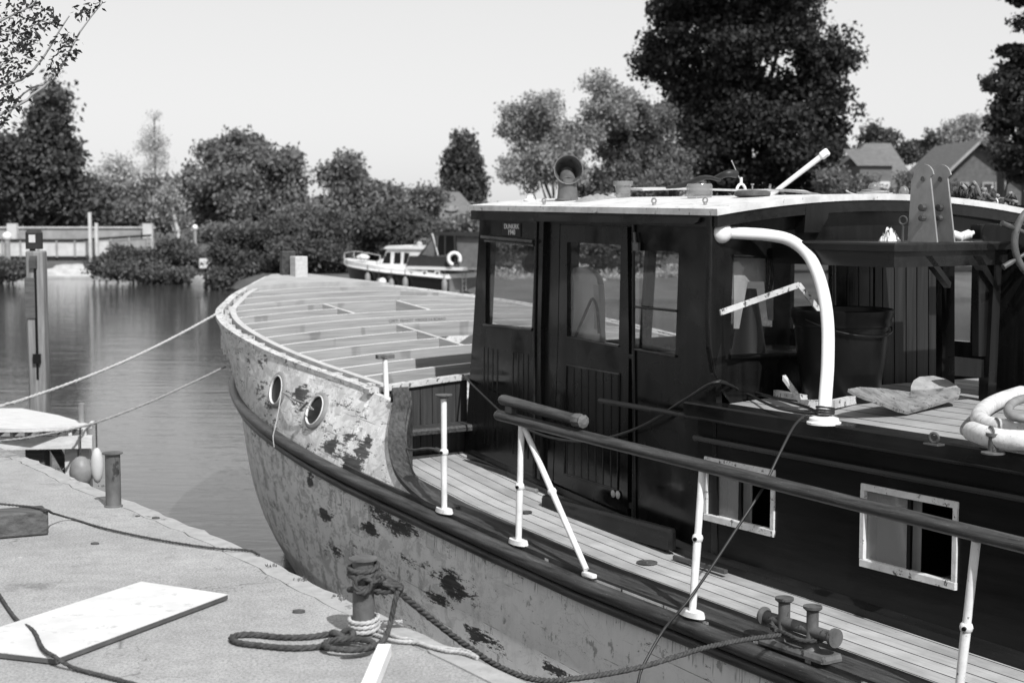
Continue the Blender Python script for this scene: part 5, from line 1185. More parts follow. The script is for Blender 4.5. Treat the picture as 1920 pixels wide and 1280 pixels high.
b = MB(); c = Vector(bq); b.rope([BW(p) for p in [c + Vector((-.0, .20, .07)), c + Vector((-.04, .06, .08)), c + Vector((-.06, -.08, .08)), c + Vector((.0, -.16, .09)), c + Vector((.06, -.08, .1)), c + Vector((.05, .12, .1)), c + Vector((-.03, .17, .11)), c + Vector((-.06, .1, .09))]], .014); b.build('bitt_turns', 'rope', sr, smooth_=60)
# bow lines
bl = BW((C0 - hb(7.45, zf(7.45)) - .02, 7.45, zf(7.45) - .02))
def bowline(pts, d0, d1, r, mat, nm, lab):
    b = MB(); b.rope(invd(pts, d0, d1), r, seg=.06, pitch=r * 9); return solo(b, nm, mat, lab, 'rope', False, None, 60)
bowline([(414, 584), (330, 630), (240, 674), (150, 711), (60, 743), (0, 761), (-200, 812), (-420, 858)], bl[1], 10.6, .016, 'ropelight', 'bow_line', 'pale mooring rope from the bow gunwale to the left edge, the upper of two')
bowline([(421, 688), (350, 722), (270, 758), (170, 795), (80, 815), (0, 827), (-200, 846), (-420, 862)], bl[1] - .6, 10.3, .013, 'ropemid', 'bow_line', 'greyer thinner mooring rope under the pale one, from the bow to the left edge')
# baulk, plywood sheet, white channel
def prism(b, pts, z0, z1): b.hexa([(p[0], p[1], z0) for p in pts], [(p[0], p[1], z1) for p in pts])
fr_, fl_ = gz(92, 1003, 0), gz(0, 1011, 0); dx = fl_ - fr_; dx /= np.linalg.norm(dx); up_ = np.array((-dx[1], dx[0], 0)); up_ = up_ if up_[1] > 0 else -up_
b = MB(); P = [fr_, fr_ + up_ * .17, fr_ + up_ * .17 + dx * 1.1, fr_ + dx * 1.1]; prism(b, P, .002, .125); b2 = solo(b, 'timber_baulk', 'timber', 'heavy weathered timber baulk lying on the quay at the left edge', 'timber')
bv = b2.modifiers.new('bevel', 'BEVEL'); bv.width = .012; bv.segments = 2
P = [gz(265, 1088, .03), gz(427, 1112, .03), gz(104, 1232, .03), gz(-110, 1208, .03)]
pw_ = thing('plywood_sheet', 'whitewashed plywood sheet lying flat on the quay at lower left', 'plywood', (np.array(P).mean(0)[0], np.array(P).mean(0)[1], 0))
b = MB(); prism(b, P, .024, .027); b.build('painted_face', 'ply', pw_); b = MB(); prism(b, P, .006, .0238); b.build('sheet_edge', 'plyedge', pw_)
a_, e_ = gz(721, 1216, .03), gz(690, 1292, .03); dd = e_ - a_; dd /= np.linalg.norm(dd); sd = np.array((-dd[1], dd[0], 0)) * .024
wc_ = thing('white_channel', 'white hollow metal section lying on the quay below the near bollard', 'metal section', ((a_ + e_) / 2 * np.array((1, 1, 0))))
b = MB()
L_ = [(-1, 0, .0), (1, 0, .0), (1, .0, .045), (-1, 0, .045)]
def cs(p, k, h): return p + sd * k + np.array((0, 0, h - .03))
for (k0, k1, h0, h1) in [(-1, 1, .004, .008), (-1, 1, .045, .049), (-1, -.88, .0081, .0449), (.88, 1, .0081, .0449)]:
    b.hexa([cs(a_, k0, h0), cs(a_, k1, h0), cs(a_, k1, h1), cs(a_, k0, h1)], [cs(e_, k0, h0), cs(e_, k1, h0), cs(e_, k1, h1), cs(e_, k0, h1)])
b.build('section', 'white_clean', wc_)
# cords on the quay
b = MB(); b.rope([gz(-60, 938, .135), gz(10, 945, .133), gz(60, 950, .133), gz(88, 956, .13), gz(100, 962, .07), gz(135, 972, .01), gz(200, 991, .01), gz(300, 1012, .01), gz(400, 1027, .01), gz(465, 1031, .012), gz(486, 1040, .008)], .007, seg=.02); solo(b, 'extension_cord', 'rope', 'thin dark cord running from the timber baulk along the quay to its edge', 'cord', False, None, 60)
b = MB(); b.rope([gz(-20, 1090, .01), gz(0, 1118, .01), (gz(30, 1160, .01)), gz(62, 1182, .03), gz(80, 1215, .04), gz(105, 1232, .04), gz(140, 1252, .012), gz(200, 1268, .01), gz(260, 1284, .01)], .009, seg=.015); solo(b, 'twisted_cable', 'rope', 'twisted dark cable crossing the corner of the plywood sheet', 'cable', False, None, 60)
# small debris and weeds on the quay
for k, (x, y, s_) in enumerate([(292, 972, .016), (202, 992, .014), (178, 1020, .016), (146, 1131, .012), (560, 1148, .02), (135, 898, .012), (258, 968, .01), (38, 1046, .009)]):
    p = gz(x, y, 0); b = MB(); b.sphere(p + np.array((0, 0, s_ * .3)), (s_ * 1.5, s_, s_ * .5), 7); solo(b, 'stone_chip', 'stone' if k % 2 else 'darkiron', ['small dark chip of debris lying on the quay', 'small pale stone chip lying on the quay'][k % 2], 'debris', False, ['dark chips on the quay', 'pale stone chips on the quay'][k % 2])
def tuft(p, n, h, seed, lab):
    g = random.Random(seed); b = MB()
    for _ in range(n):
        a = g.uniform(0, 6.28); r = g.uniform(0, .03); q = p + np.array((r * math.cos(a), r * math.sin(a), 0)); hh = h * g.uniform(.4, 1); d = np.array((g.uniform(-.5, .5), g.uniform(-.5, .5), 1)) * hh; s_ = np.array((math.cos(a), math.sin(a), 0)) * .004
        b.add([q - s_, q + s_, q + d * .6 + s_ * .8, q + d], [(0, 1, 2, 3)])
    solo(b, 'weed_tuft', 'leafmid', lab, 'weed', False, 'weeds in the joint of the quay edge')
for k, (x, y) in enumerate([(190, 912), (507, 1062), (562, 1088), (628, 1118), (645, 1125), (110, 880)]): tuft(gz(x, y, 0), 16, .014 + .004 * (k % 3), k, 'small tuft of weed in the joint behind the quay edge')

# ================================================================= JETTY AND POST IN THE WATER
jz = -.4
o = thing('wooden_jetty', 'bleached plank jetty with dark gap and pale fascia beam at the left edge', 'jetty', gz(80, 790, jz) * np.array((1, 1, 0)) + np.array((0, 0, WZ)))
P = [gz(172, 796, jz), gz(110, 778, jz), gz(40, 765, jz), gz(-160, 764, jz), gz(-160, 803, jz), gz(60, 803, jz)]
b = MB(); prism(b, [P[0], P[1], P[2], P[3], P[4], P[5]], jz - .035, jz); b.build('deck_boards', 'jetty', o)
fa, fb = gz(-160, 803, jz), gz(172, 797, jz); fd = (fb - fa) / np.linalg.norm(fb - fa); fn = np.array((fd[1], -fd[0], 0))
b = MB(); b.hexa([fa + fn * .0 + np.array((0, 0, -.10)), fb + np.array((0, 0, -.10)), fb - fn * .06 + np.array((0, 0, -.10)), fa - fn * .06 + np.array((0, 0, -.10))], [fa + np.array((0, 0, -.22)), fb + np.array((0, 0, -.22)), fb - fn * .06 + np.array((0, 0, -.22)), fa - fn * .06 + np.array((0, 0, -.22))]); b.build('fascia_beam', 'jetty', o)
for k in range(12):
    p = fa + (fb - fa) * (k + .5) / 12; b = MB(); q = [p - fd * .015, p + fd * .015, p + fd * .015 - fn * .6, p - fd * .015 - fn * .6]; b.hexa([x + np.array((0, 0, -.10)) for x in q], [x + np.array((0, 0, -.036)) for x in q]); b.build('joist', 'jetty', o)
for (x, w) in [(70, .09), (136, .06), (160, .05)]:
    p = gd(x, 830, fb[1] + .15); b = MB(); b.box(p[0] - w, p[0] + w, p[1] - w, p[1] + w, -3.2, jz - .225); b.build('leg', 'timber' if x < 100 else 'jetty', o)
b = MB(); p, q = gd(95, 830, fb[1] + .25), gd(140, 905, fb[1] + .25); b.hexa([p + np.array((-.05, 0, 0)), p + np.array((.05, 0, 0)), p + np.array((.05, .05, 0)), p + np.array((-.05, .05, 0))], [q + np.array((-.05, 0, 0)), q + np.array((.05, 0, 0)), q + np.array((.05, .05, 0)), q + np.array((-.05, .05, 0))]); b.build('brace', 'timber', o)
p = gz(154, 792, jz); b = MB(); b.tube([p, p + np.array((0, 0, .18))], .03, 14); b.sphere(p + np.array((0, 0, .18)), (.03, .03, .012), 10); solo(b, 'jetty_pole', 'galv', 'short shiny metal pole standing on the corner of the jetty', 'pole')
for (x, y, rx, rz_, mat, lab) in [(152, 884, .11, .15, 'fender', 'grey round fender hanging in front under the jetty corner'), (182, 872, .06, .17, 'bridgepale', 'white sausage fender hanging behind the grey one at the jetty corner')]:
    p = gd(x, y, fb[1] - .1); o2 = thing('jetty_fender', lab, 'fender', p - np.array((0, 0, rz_))); b = MB(); b.sphere(p, (rx, rx, rz_), 16); b.build('fender_body', mat, o2, smooth_=60)
    b = MB(); b.tube([p + np.array((0, 0, rz_)), p + np.array((0, -.0, .42))], .008, 6); b.build('fender_line', 'rope', o2)
pt = gd(72, 600, 16.4); o = thing('mooring_post', 'tall square weathered timber post standing in the river behind the jetty', 'post', (pt[0], pt[1], -3.2))
zt2 = 1.6 - (470 - 400) / F * 16.4
b = MB(); b.rbox(pt[0] - .095, pt[0] + .085, pt[1] - .09, pt[1] + .09, -3.2, zt2, .015); b.build('post_shaft', 'post', o)
b = MB(); b.box(pt[0] - .005, pt[0] + .02, pt[1] - .10, pt[1] - .092, -.15, zt2 - .1); b.build('slot', 'black', o)
b = MB(); b.box(pt[0] - .04, pt[0] + .03, pt[1] - .13, pt[1] - .092, zt2 - .18, zt2 - .05); b.build('hook_plate', 'darkiron', o)
b = MB(); b.box(pt[0] - .03, pt[0] + .05, pt[1] - .13, pt[1] - .10, .02, .12) ; b.build('lower_hook', 'black', o)
b = MB(); b.rbox(pt[0] - .105, pt[0] + .0, pt[1] - .11, pt[1] - .095, 0.5, zt2 - .28, .004); b.build('dark_facing', 'timber', o)
b = MB(); b.rbox(pt[0] - .10, pt[0] + .06, pt[1] - .08, pt[1] + .06, zt2 + .02, zt2 + .22, .03); hb_ = b.build('head_box', 'blackrubber', o)
b = MB(); b.rbox(pt[0] - .055, pt[0] + .015, pt[1] - .09, pt[1] - .081, zt2 + .09, zt2 + .17, .003); b.build('pale_face', 'bridgepale', hb_)
b = MB(); b.rbox(pt[0] - .07, pt[0] - .02, pt[1] - .02, pt[1] + .03, zt2 - .005, zt2 + .019, .004); b.build('neck', 'timber', hb_)

# ================================================================= TREES
def leaves(lobes, mat, name, root, n, ls, clump=.5, per=16, seed=0, flat=.0, gap=.0, nb=11):
    ls = ls * .46; per = int(per * 2.5)
    g = np.random.RandomState(seed); vol = np.array([l[3] * l[4] * l[5] for l in lobes]) ** .72; vol /= vol.sum()
    C_ = []
    for l, f in zip(lobes, vol):
        k = max(2, int(n * f)); d = g.normal(size=(k, 3)); d /= np.linalg.norm(d, axis=1)[:, None]
        r = g.uniform(gap, 1, (k, 1)) ** .45; C_.append(np.array(l[:3]) + d * r * np.array(l[3:6]) * (1 + .10 * g.normal(size=(k, 1))))
    C_ = []
    for l, f in zip(lobes, vol):              # each lobe is a handful of boughs with gaps between them
        k = max(2, int(n * f)); d = g.normal(size=(nb, 3)); d[:, 1] -= .25; d /= np.linalg.norm(d, axis=1)[:, None]
        bc = np.array(l[:3]) + d * g.uniform(.35, 1.0, (nb, 1)) * np.array(l[3:6]); br = g.uniform(.22, .5, nb); w_i = g.choice(nb, k, p=br**2 / (br**2).sum())
        e_ = g.normal(size=(k, 3)); e_ /= np.linalg.norm(e_, axis=1)[:, None]; e_ *= g.uniform(0, 1, (k, 1)) ** .45
        C_.append(bc[w_i] + e_ * br[w_i][:, None] * np.array(l[3:6]) * np.array([1.15, 1, .8 if not flat else .4]))
    C_ = np.concatenate(C_); m = len(C_)
    cs_ = clump * g.uniform(.5, 1.3, (m, 1, 1)); P = C_[:, None, :] + np.clip(g.normal(size=(m, per, 3)), -1.5, 1.5) * cs_ * np.array([.55, .55, .42 if not flat else flat]); P = P.reshape(-1, 3)
    N = len(P); a = g.normal(size=(N, 3)); a /= np.linalg.norm(a, axis=1)[:, None]; c = g.normal(size=(N, 3)); c = np.cross(a, c); c /= np.linalg.norm(c, axis=1)[:, None]
    s_ = ls * g.uniform(.4, 1.8, (N, 1)); a = a * s_; c = c * s_ * .6
    V = np.stack([P - a, P + c, P + a, P - c], 1).reshape(-1, 3) - np.array(root['_a'])
    me = D.meshes.new(name); me.vertices.add(4 * N); me.vertices.foreach_set('co', V.astype(np.float32).ravel())
    me.loops.add(4 * N); me.loops.foreach_set('vertex_index', np.arange(4 * N, dtype=np.int32)); me.polygons.add(N)
    me.polygons.foreach_set('loop_start', np.arange(0, 4 * N, 4, dtype=np.int32)); me.polygons.foreach_set('loop_total', np.full(N, 4, dtype=np.int32)) if False else None
    me.update(calc_edges=True); me.validate()
    me.materials.append(MT[mat]); o = D.objects.new(name, me); COL.objects.link(o); o.parent = root; return o
GZ = WZ + .8
def tree(name, label, lob, Dp, mat, n, ls, clump=.5, per=16, seed=0, base=None, trunk=.25, tm='trunk', cat='tree', group=None, gap=0., flat=0, limbs=True, nb=11):
    # lob: crown lobes in picture measures at distance Dp: (x, y, rx, ry)
    k = Dp / F; L_ = []
    for i, q in enumerate(lob):
        x, y, rx, ry = q[:4]; dep = (q[4] if len(q) > 4 else ((i * 7919) % 5 - 2) * .25) * rx * k
        L_.append(((x - 960) * k * (1 + dep / Dp), Dp + dep, EYE + (YH - y) * k, rx * k, rx * k * .8, ry * k))
    bx = (base if base is not None else np.mean([l[0] for l in lob])); gx = (bx - 960) * k
    o = thing(name, label, cat, (gx, Dp, GZ - .1), False, group)
    b = MB(); top = max(L_, key=lambda l: l[2]); P_ = [(gx, Dp, GZ - .4), (gx + (top[0] - gx) * .2, Dp, GZ + (top[2] - GZ) * .4), (top[0], top[1], top[2] + top[5] * .3)]
    b.tube(smooth(P_, .6), [trunk * (1 - .85 * i / 40) for i in range(len(smooth(P_, .6)))] if len(smooth(P_, .6)) < 44 else trunk, 8, r2=trunk * .2)
    if limbs:
        for l in L_:
            s0 = GZ + (l[2] - GZ) * .45; b.tube(smooth([(gx + (l[0] - gx) * .1, Dp, s0), (gx + (l[0] - gx) * .6, (Dp + l[1]) / 2, s0 + (l[2] - s0) * .6), (l[0], l[1], l[2] + l[5] * .5)], .6), trunk * .35, 6, r2=trunk * .06)
    b.build('trunk', tm, o, smooth_=60)
    leaves(L_, mat, 'crown', o, n, ls, clump, per, seed, gap=gap, flat=flat, nb=nb); return o
BG = 'trees beyond the river'
tree('conifer_tree', 'tall dark double-topped evergreen at the far left above the footbridge', [(118, 200, 24, 48), (85, 215, 30, 55), (110, 270, 42, 50), (60, 300, 60, 60), (115, 330, 42, 60), (10, 330, 60, 70), (70, 385, 90, 55), (-50, 340, 80, 90), (150, 380, 36, 45)], 102, 'leafdark', 1150, .30, 1.0, 20, 1, trunk=.4, group=BG)
tree('broadleaf_tree', 'pale hazy rounded tree behind the tall narrow one at left', [(220, 335, 38, 36), (190, 350, 30, 30), (250, 355, 30, 34), (225, 385, 55, 30)], 150, 'leafpale', 420, .26, 1.1, 12, 2, group=BG)
tree('poplar_tree', 'thin bare-looking upright tree rising alone behind the left bushes', [(295, 232, 9, 24), (294, 262, 22, 30), (294, 290, 28, 30), (294, 315, 24, 24)], 160, 'leafpale', 170, .15, .8, 14, 3, trunk=.12, group=BG)
tree('broadleaf_tree', 'broad mid-grey tree between the dark evergreen and the round tree', [(200, 385, 36, 34), (250, 375, 40, 34), (300, 365, 44, 36), (340, 385, 34, 36), (280, 405, 80, 30), (180, 410, 40, 26)], 118, 'leafmid', 800, .26, .9, 16, 4, group=BG)
tree('broadleaf_tree', 'large dense round-headed tree left of the open sky gap', [(462, 272, 34, 34), (420, 305, 48, 42), (505, 305, 45, 42), (380, 345, 38, 42), (540, 350, 34, 50), (455, 345, 70, 55), (400, 390, 50, 40), (510, 395, 50, 40)], 98, 'leafmid2', 1500, .25, .8, 18, 5, trunk=.4, group=BG)
tree('birch_tree', 'slender pale-barked tree leaning over the bank with sparse leaves', [(320, 372, 20, 22), (335, 400, 26, 20), (312, 400, 18, 22)], 84, 'leaflight', 60, .16, .7, 12, 6, base=340, trunk=.12, tm='birch', group=BG)
tree('conifer_tree', 'ragged mid-grey evergreen just right of the sky gap', [(655, 312, 20, 18), (650, 335, 36, 22), (665, 355, 46, 22), (640, 378, 44, 26), (700, 365, 34, 20), (720, 390, 40, 26)], 100, 'leafmid2', 700, .24, .8, 16, 7, group=BG)
tree('conifer_tree', 'dark pointed evergreen standing behind the tiled house', [(869, 268, 12, 16), (868, 290, 26, 18), (868, 318, 36, 22), (872, 345, 34, 24), (872, 372, 40, 24)], 128, 'leafdark', 700, .28, .9, 18, 8, group=BG)
tree('broadleaf_tree', 'low mid-grey tree left of the tiled house roof', [(800, 372, 26, 18), (745, 385, 34, 24), (780, 395, 40, 20)], 110, 'leafmid', 400, .24, .8, 16, 9, group=BG)
tree('willow_tree', 'light feathery willow behind the front of the wheelhouse', [(1020, 210, 34, 40), (985, 240, 44, 48), (1030, 265, 44, 48), (965, 225, 30, 28), (1000, 310, 50, 44), (1060, 320, 44, 44), (1125, 165, 30, 36), (1145, 200, 36, 44), (1100, 245, 36, 44), (960, 325, 24, 24)], 88, 'leaflight', 900, .15, .62, 18, 10, base=1040, trunk=.22, group=BG, gap=.2)
tree('broadleaf_tree', 'mid-grey spreading tree between the willow and the huge dark beech', [(1175, 230, 42, 60), (1215, 250, 50, 56), (1160, 300, 54, 54), (1240, 315, 52, 48), (1200, 350, 70, 34), (1110, 345, 44, 34), (1285, 345, 28, 28)], 92, 'leafmid', 1100, .17, .65, 18, 11, trunk=.25, group=BG)
tree('beech_tree', 'huge very dark copper beech towering over the wheelhouse', [(1390, -40, 150, 70), (1300, 20, 85, 60), (1480, 20, 85, 60), (1255, 105, 62, 56), (1530, 110, 66, 70), (1390, 70, 120, 80), (1290, 180, 70, 70), (1400, 180, 120, 80), (1520, 200, 70, 70), (1340, 260, 90, 70), (1450, 260, 110, 70), (1545, 280, 44, 60), (1480, 330, 80, 40), (1370, 330, 80, 40), (1215, 130, 28, 24)], 104, 'leafblack', 2700, .28, .85, 18, 12, nb=24, trunk=.7, group=BG)
tree('conifer_tree', 'small dark pointed evergreen above the left house ridge', [(1632, 245, 10, 16), (1636, 262, 24, 16), (1655, 262, 18, 14), (1640, 285, 34, 18)], 150, 'leafdark', 220, .28, .8, 16, 13, group=BG)
tree('conifer_tree', 'low dark evergreen between the two houses at right', [(1738, 262, 10, 14), (1715, 278, 30, 14), (1735, 290, 26, 18), (1700, 295, 30, 16)], 150, 'leafdark', 220, .28, .8, 16, 14, group=BG)
tree('broadleaf_tree', 'pale grey tree rising behind the gabled house', [(1770, 260, 20, 26), (1800, 245, 24, 26), (1825, 262, 22, 26), (1795, 290, 44, 26)], 155, 'leaflight', 260, .26, .9, 14, 15, group=BG)
tree('conifer_tree', 'near-black drooping evergreen filling the right edge', [(1925, 20, 40, 70), (1905, 110, 40, 40), (1890, 160, 40, 26), (1940, 150, 60, 90), (1895, 230, 44, 40), (1950, 260, 80, 90), (1880, 205, 36, 16), (1905, 300, 50, 36), (2020, 120, 90, 140)], 74, 'leafblack', 1500, .22, .6, 18, 16, flat=.25, trunk=.35, group=BG)
tree('broadleaf_tree', 'wispy pale bush hanging in front of the right gable', [(1870, 262, 26, 20), (1890, 290, 30, 26), (1862, 285, 20, 16)], 80, 'leafmid', 120, .12, .5, 14, 17, group=BG)
def bush(lob, Dp, mat, n, seed, lab, ls=.16, g_='bushes along the far bank'):
    k = Dp / F; L_ = [((x - 960) * k, Dp + (i % 3 - 1) * rx * k * .4, EYE + (YH - y) * k, rx * k, rx * k * .7, ry * k) for i, (x, y, rx, ry) in enumerate(lob)]
    o = thing('bank_bush', lab, 'bush', (L_[0][0], Dp, GZ - .9), False, g_); b = MB()
    for l in L_: b.tube([(L_[0][0] * .5 + l[0] * .5, Dp, GZ - .9), (l[0], l[1], l[2])], .05, 5)
    b.build('stems', 'trunk', o); leaves(L_, mat, 'foliage', o, n, ls, .5, 18, seed)
bush([(250, 492, 60, 24), (310, 482, 60, 30), (365, 490, 50, 32), (300, 505, 90, 18), (200, 503, 30, 12)], 81, 'leafbush', 900, 21, 'low dark spreading bush on the stone bank left of the white box')
bush([(440, 500, 50, 44), (480, 465, 60, 44), (540, 450, 70, 44), (600, 470, 80, 50), (510, 520, 90, 34), (430, 530, 40, 18), (640, 440, 60, 40)], 74, 'leafbush', 2200, 22, 'large dark bush mass overhanging the water behind the bow')
bush([(690, 430, 60, 44), (750, 430, 60, 40), (720, 480, 90, 50), (800, 440, 60, 36), (820, 480, 80, 50)], 74, 'leafbush', 1500, 23, 'dark bush mass behind the moored cruiser')
bush([(900, 430, 70, 40), (960, 470, 80, 50), (1040, 450, 80, 50), (1120, 470, 90, 50), (1200, 450, 90, 50)], 73, 'leafmid2', 1200, 24, 'mid-grey bushes seen through the wheelhouse front glass')
bush([(1300, 430, 90, 50), (1420, 450, 100, 50), (1540, 430, 90, 50), (1660, 440, 100, 50), (1780, 430, 90, 50), (1900, 440, 100, 50)], 73, 'leafbush', 1000, 25, 'dark bushes on the far bank behind the wheelhouse')
bush([(1590, 345, 40, 30), (1560, 330, 30, 40), (1700, 352, 30, 26), (1745, 350, 34, 26), (1650, 372, 60, 20), (1800, 372, 60, 14)], 84, 'leafmid2', 420, 29, 'loose shrubs in front of the two houses at right', .14)
bush([(930, 535, 50, 24), (1000, 540, 60, 26), (1080, 530, 60, 28), (1160, 540, 60, 26), (1240, 530, 60, 28)], 68, 'leafpale', 700, 28, 'pale reeds and low scrub at the waterline, seen through the wheelhouse glass', .14)
bush([(0, 505, 40, 16), (40, 508, 18, 12), (-60, 500, 60, 20)], 80, 'leafbush', 300, 26, 'dark bush under the left end of the footbridge')
bush([(430, 435, 30, 20), (480, 432, 34, 20), (540, 420, 40, 26), (590, 405, 36, 22), (600, 430, 60, 30), (390, 440, 34, 16)], 88, 'leafmid2', 700, 27, 'mid-grey hedge behind the bush mass, under the round tree')
# far wood on the horizon
k = 230 / F; o = D.objects.new('far_wood', None); COL.objects.link(o); D.objects.remove(o)
L_ = [((x - 960) * k, 230 + rnd.uniform(-6, 6), EYE + (YH - 412) * k, 60 * k, 5, rnd.uniform(22, 34) * k) for x in range(-300, 2400, 70)]
tmp = thing('far_wood', 'x', 'x', (0, 230, GZ)); fo = leaves(L_, 'leafmid2', 'far_wood', tmp, 1500, .6, 1.6, 12, 31); fo.parent = None; fo.location = (0, 230, GZ); D.objects.remove(tmp); fo['kind'] = 'stuff'; fo['label'] = 'distant wood along the horizon'

# trees added out of view at left, dark reflections for the varnish and glass
for k_, (tx, ty, hh, rr) in enumerate([(-100, 14, 15, 10), (-99, 32, 19, 11), (-96, 48, 17, 10), (-90, 62, 20, 11), (-84, 76, 17, 9), (-76, 88, 18, 9)]):
    o = thing('broadleaf_tree', ['squat round tree', 'tall spreading tree', 'broad heavy tree', 'tallest full-crowned tree', 'leaning narrow tree', 'dense upright tree'][k_] + ' added out of view at left for the varnish to mirror', 'tree', (tx, ty, GZ - .1), False, 'trees added out of view to be mirrored')
    b = MB(); b.tube([(tx, ty, GZ - .4), (tx + .3, ty, GZ + hh * .5), (tx, ty + .3, GZ + hh * .8)], .45, 8, r2=.1); b.build('trunk', 'trunk', o, smooth_=60)
    gq = random.Random(60 + k_); leaves([(tx + gq.uniform(-.4, .4) * rr, ty + gq.uniform(-.4, .4) * rr, GZ + hh * f_, rr * .75, rr * .75, hh * .26) for f_ in (.2, .42, .62, .8)], 'leafmid2', 'crown', o, 420, .9, 1.8, 8, 80 + k_)
# near flowering tree reaching in from the left
nt_ = thing('blossom_tree', 'leafy blossoming tree reaching thin branches into the top left corner', 'tree', (-5.2, 8.6, 0))
b = MB(); b.tube(smooth([(-5.2, 8.6, 0), (-5.1, 8.55, 1.2), (-5.3, 8.5, 2.2), (-5.2, 8.5, 3.4)], .2), .13, 10, r2=.06); b.build('trunk', 'trunk', nt_, smooth_=60)
def NP(x, y, d): return gd(x, y, d)
bz_ = [[(-5.1, 8.55, 1.4)] + [NP(x, y, 8.2) for x, y in [(-200, 300), (20, 205), (60, 178), (105, 142), (150, 60), (190, 8)]],
       [(-5.1, 8.55, 1.5)] + [NP(x, y, 8.3) for x, y in [(-150, 260), (-20, 170), (40, 150), (80, 110), (110, 60), (130, 30)]],
       [(-5.2, 8.5, 1.9)] + [NP(x, y, 8.1) for x, y in [(-160, 120), (-40, 60), (20, 30), (60, 10), (80, -20)]],
       [(-5.1, 8.5, 1.3)] + [NP(x, y, 8.4) for x, y in [(-200, 330), (-60, 270), (0, 240), (30, 190), (60, 165), (95, 155)]]]
g = random.Random(4); LV = []
for ch in bz_:
    P = smooth(ch, .08); b = MB(); n = len(P); b.tube(P, [.022 * (1 - i / n) + .003 for i in range(n)], 7); b.build('branch', 'bridge', nt_, smooth_=60)
clus = [(10, 20, 55), (45, 40, 40), (0, 70, 45), (60, 12, 30), (35, 75, 30), (75, 35, 28), (5, 110, 40), (50, 95, 30), (55, 75, 25), (95, 40, 18), (100, 35, 12), (20, 140, 30), (0, 170, 34), (10, 190, 26), (30, 195, 18), (60, 65, 20), (150, 25, 16), (165, 15, 14), (185, 8, 12), (125, 70, 16), (135, 75, 10), (110, 115, 22), (128, 100, 18), (140, 95, 10), (100, 130, 18), (110, 80, 14), (-30, 40, 60), (-30, 130, 60), (5, 230, 16), (40, 130, 20), (-60, 210, 50), (-90, 90, 70), (-120, 180, 70)]
V = []; Fc = []
for (x, y, r) in clus:
    for _ in range(int(r * 1.5)):
        c = NP(x + g.gauss(0, r * .5), y + g.gauss(0, r * .5), 8.2 + g.uniform(-.2, .2)); a = Vector((g.uniform(-1, 1), g.uniform(-1, 1), g.uniform(-1, .3))).normalized(); s_ = a.cross(Vector((g.uniform(-1, 1), g.uniform(-1, 1), g.uniform(-1, 1)))).normalized(); Ln = g.uniform(.018, .034); c = Vector(c); o_ = len(V)
        V += [c, c + a * Ln * .5 + s_ * Ln * .3, c + a * Ln * 1.3, c + a * Ln * .5 - s_ * Ln * .3]; Fc.append((o_, o_ + 1, o_ + 2, o_ + 3))
b = MB(); b.add(V, Fc); b.build('leaves', 'leafnear', nt_)

# ================================================================= FAR BANK BUILDINGS, BRIDGE, CRUISER
def G(x, y, Dp): return np.array(((x - 960) / F * Dp, Dp, EYE + (YH - y) / F * Dp))
# tiled house with hipped roof
h1 = thing('tiled_house', 'small pale house with steep hipped tile roof and eyebrow dormer beyond the cruiser', 'house', G(842, 440, 122) * np.array((1, 1, 0)) + np.array((0, 0, GZ)))
c = G(842, 405, 122); w_h = 56 / F * 122; b = MB(); b.box(c[0] - w_h * .72, c[0] + w_h * .95, 122, 129, GZ, c[2] - .02); b.build('wall', 'walllight', h1)
b = MB(); ap = G(845, 360, 126)[2]; b.add([(c[0] - w_h, 121.2, c[2] - .2), (c[0] + w_h * 1.1, 121.2, c[2] - .2), (c[0] + w_h * 1.1, 130, c[2] - .2), (c[0] - w_h, 130, c[2] - .2), (c[0] - .5, 125.5, ap), (c[0] + .7, 125.5, ap)], [(0, 1, 5, 4), (1, 2, 5), (2, 3, 4, 5), (3, 0, 4), (0, 3, 2, 1)]); b.build('roof', 'rooftile', h1)
b = MB(); q = G(848, 389, 122.6); b.lathe((q[0], 122.2, q[2] - .1), [(.02, .3), (.5, .28), (.55, 0), (.5, -.3), (.02, -.3)], 16, (0, -1, 0)); b.v = [(x_, y_, (q[2] - .1) + (z_ - q[2] + .1) * .42) for x_, y_, z_ in b.v]; b.build('dormer', 'bridge', h1)
for x in (832, 862):
    q = G(x, 413, 121.9); b = MB(); b.box(q[0] - .35, q[0] + .35, 121.9, 121.99, q[2] - .35, q[2] + .25); b.build('window', 'blackhull', h1)
# left house behind the tabernacle plates
h2 = thing('brick_house', 'brown brick house with broad dark tiled roof left of the steel plates', 'house', G(1650, 440, 98) * np.array((1, 1, 0)) + np.array((0, 0, GZ)))
b = MB(); a0, a1 = G(1560, 365, 98), G(1705, 365, 98); b.box(a0[0], a1[0], 98, 107, GZ, a0[2] + .6); b.build('wall', 'brick', h2)
b = MB(); e0, e1 = G(1545, 352, 97.4), G(1722, 352, 97.4); r0, r1 = G(1618, 271, 102)[0:3], G(1665, 269, 102)[0:3]; r0[2] = r1[2] = G(1640, 270, 102)[2]
b.add([(e0[0], 97.4, e0[2]), (e1[0], 97.4, e0[2]), (e1[0], 107.6, e0[2]), (e0[0], 107.6, e0[2]), tuple(r0), tuple(r1)], [(0, 1, 5, 4), (1, 2, 5), (2, 3, 4, 5), (3, 0, 4), (0, 3, 2, 1)]); b.build('roof', 'rooftile', h2)
b = MB(); q = G(1632, 312, 96.5); q2 = G(1668, 365, 96.5); b.box(q[0] - .8, q2[0], 96.4, 99.5, GZ, q[2]); b.add([(q[0] - 1., 96.2, q[2] + .003), (q2[0] + .2, 96.2, q[2] + .003), (q2[0] + .2, 100.5, q[2] + 1.2), (q[0] - 1., 100.5, q[2] + 1.2)], [(0, 1, 2, 3)]); b.build('front_bay', 'rooftile', h2)
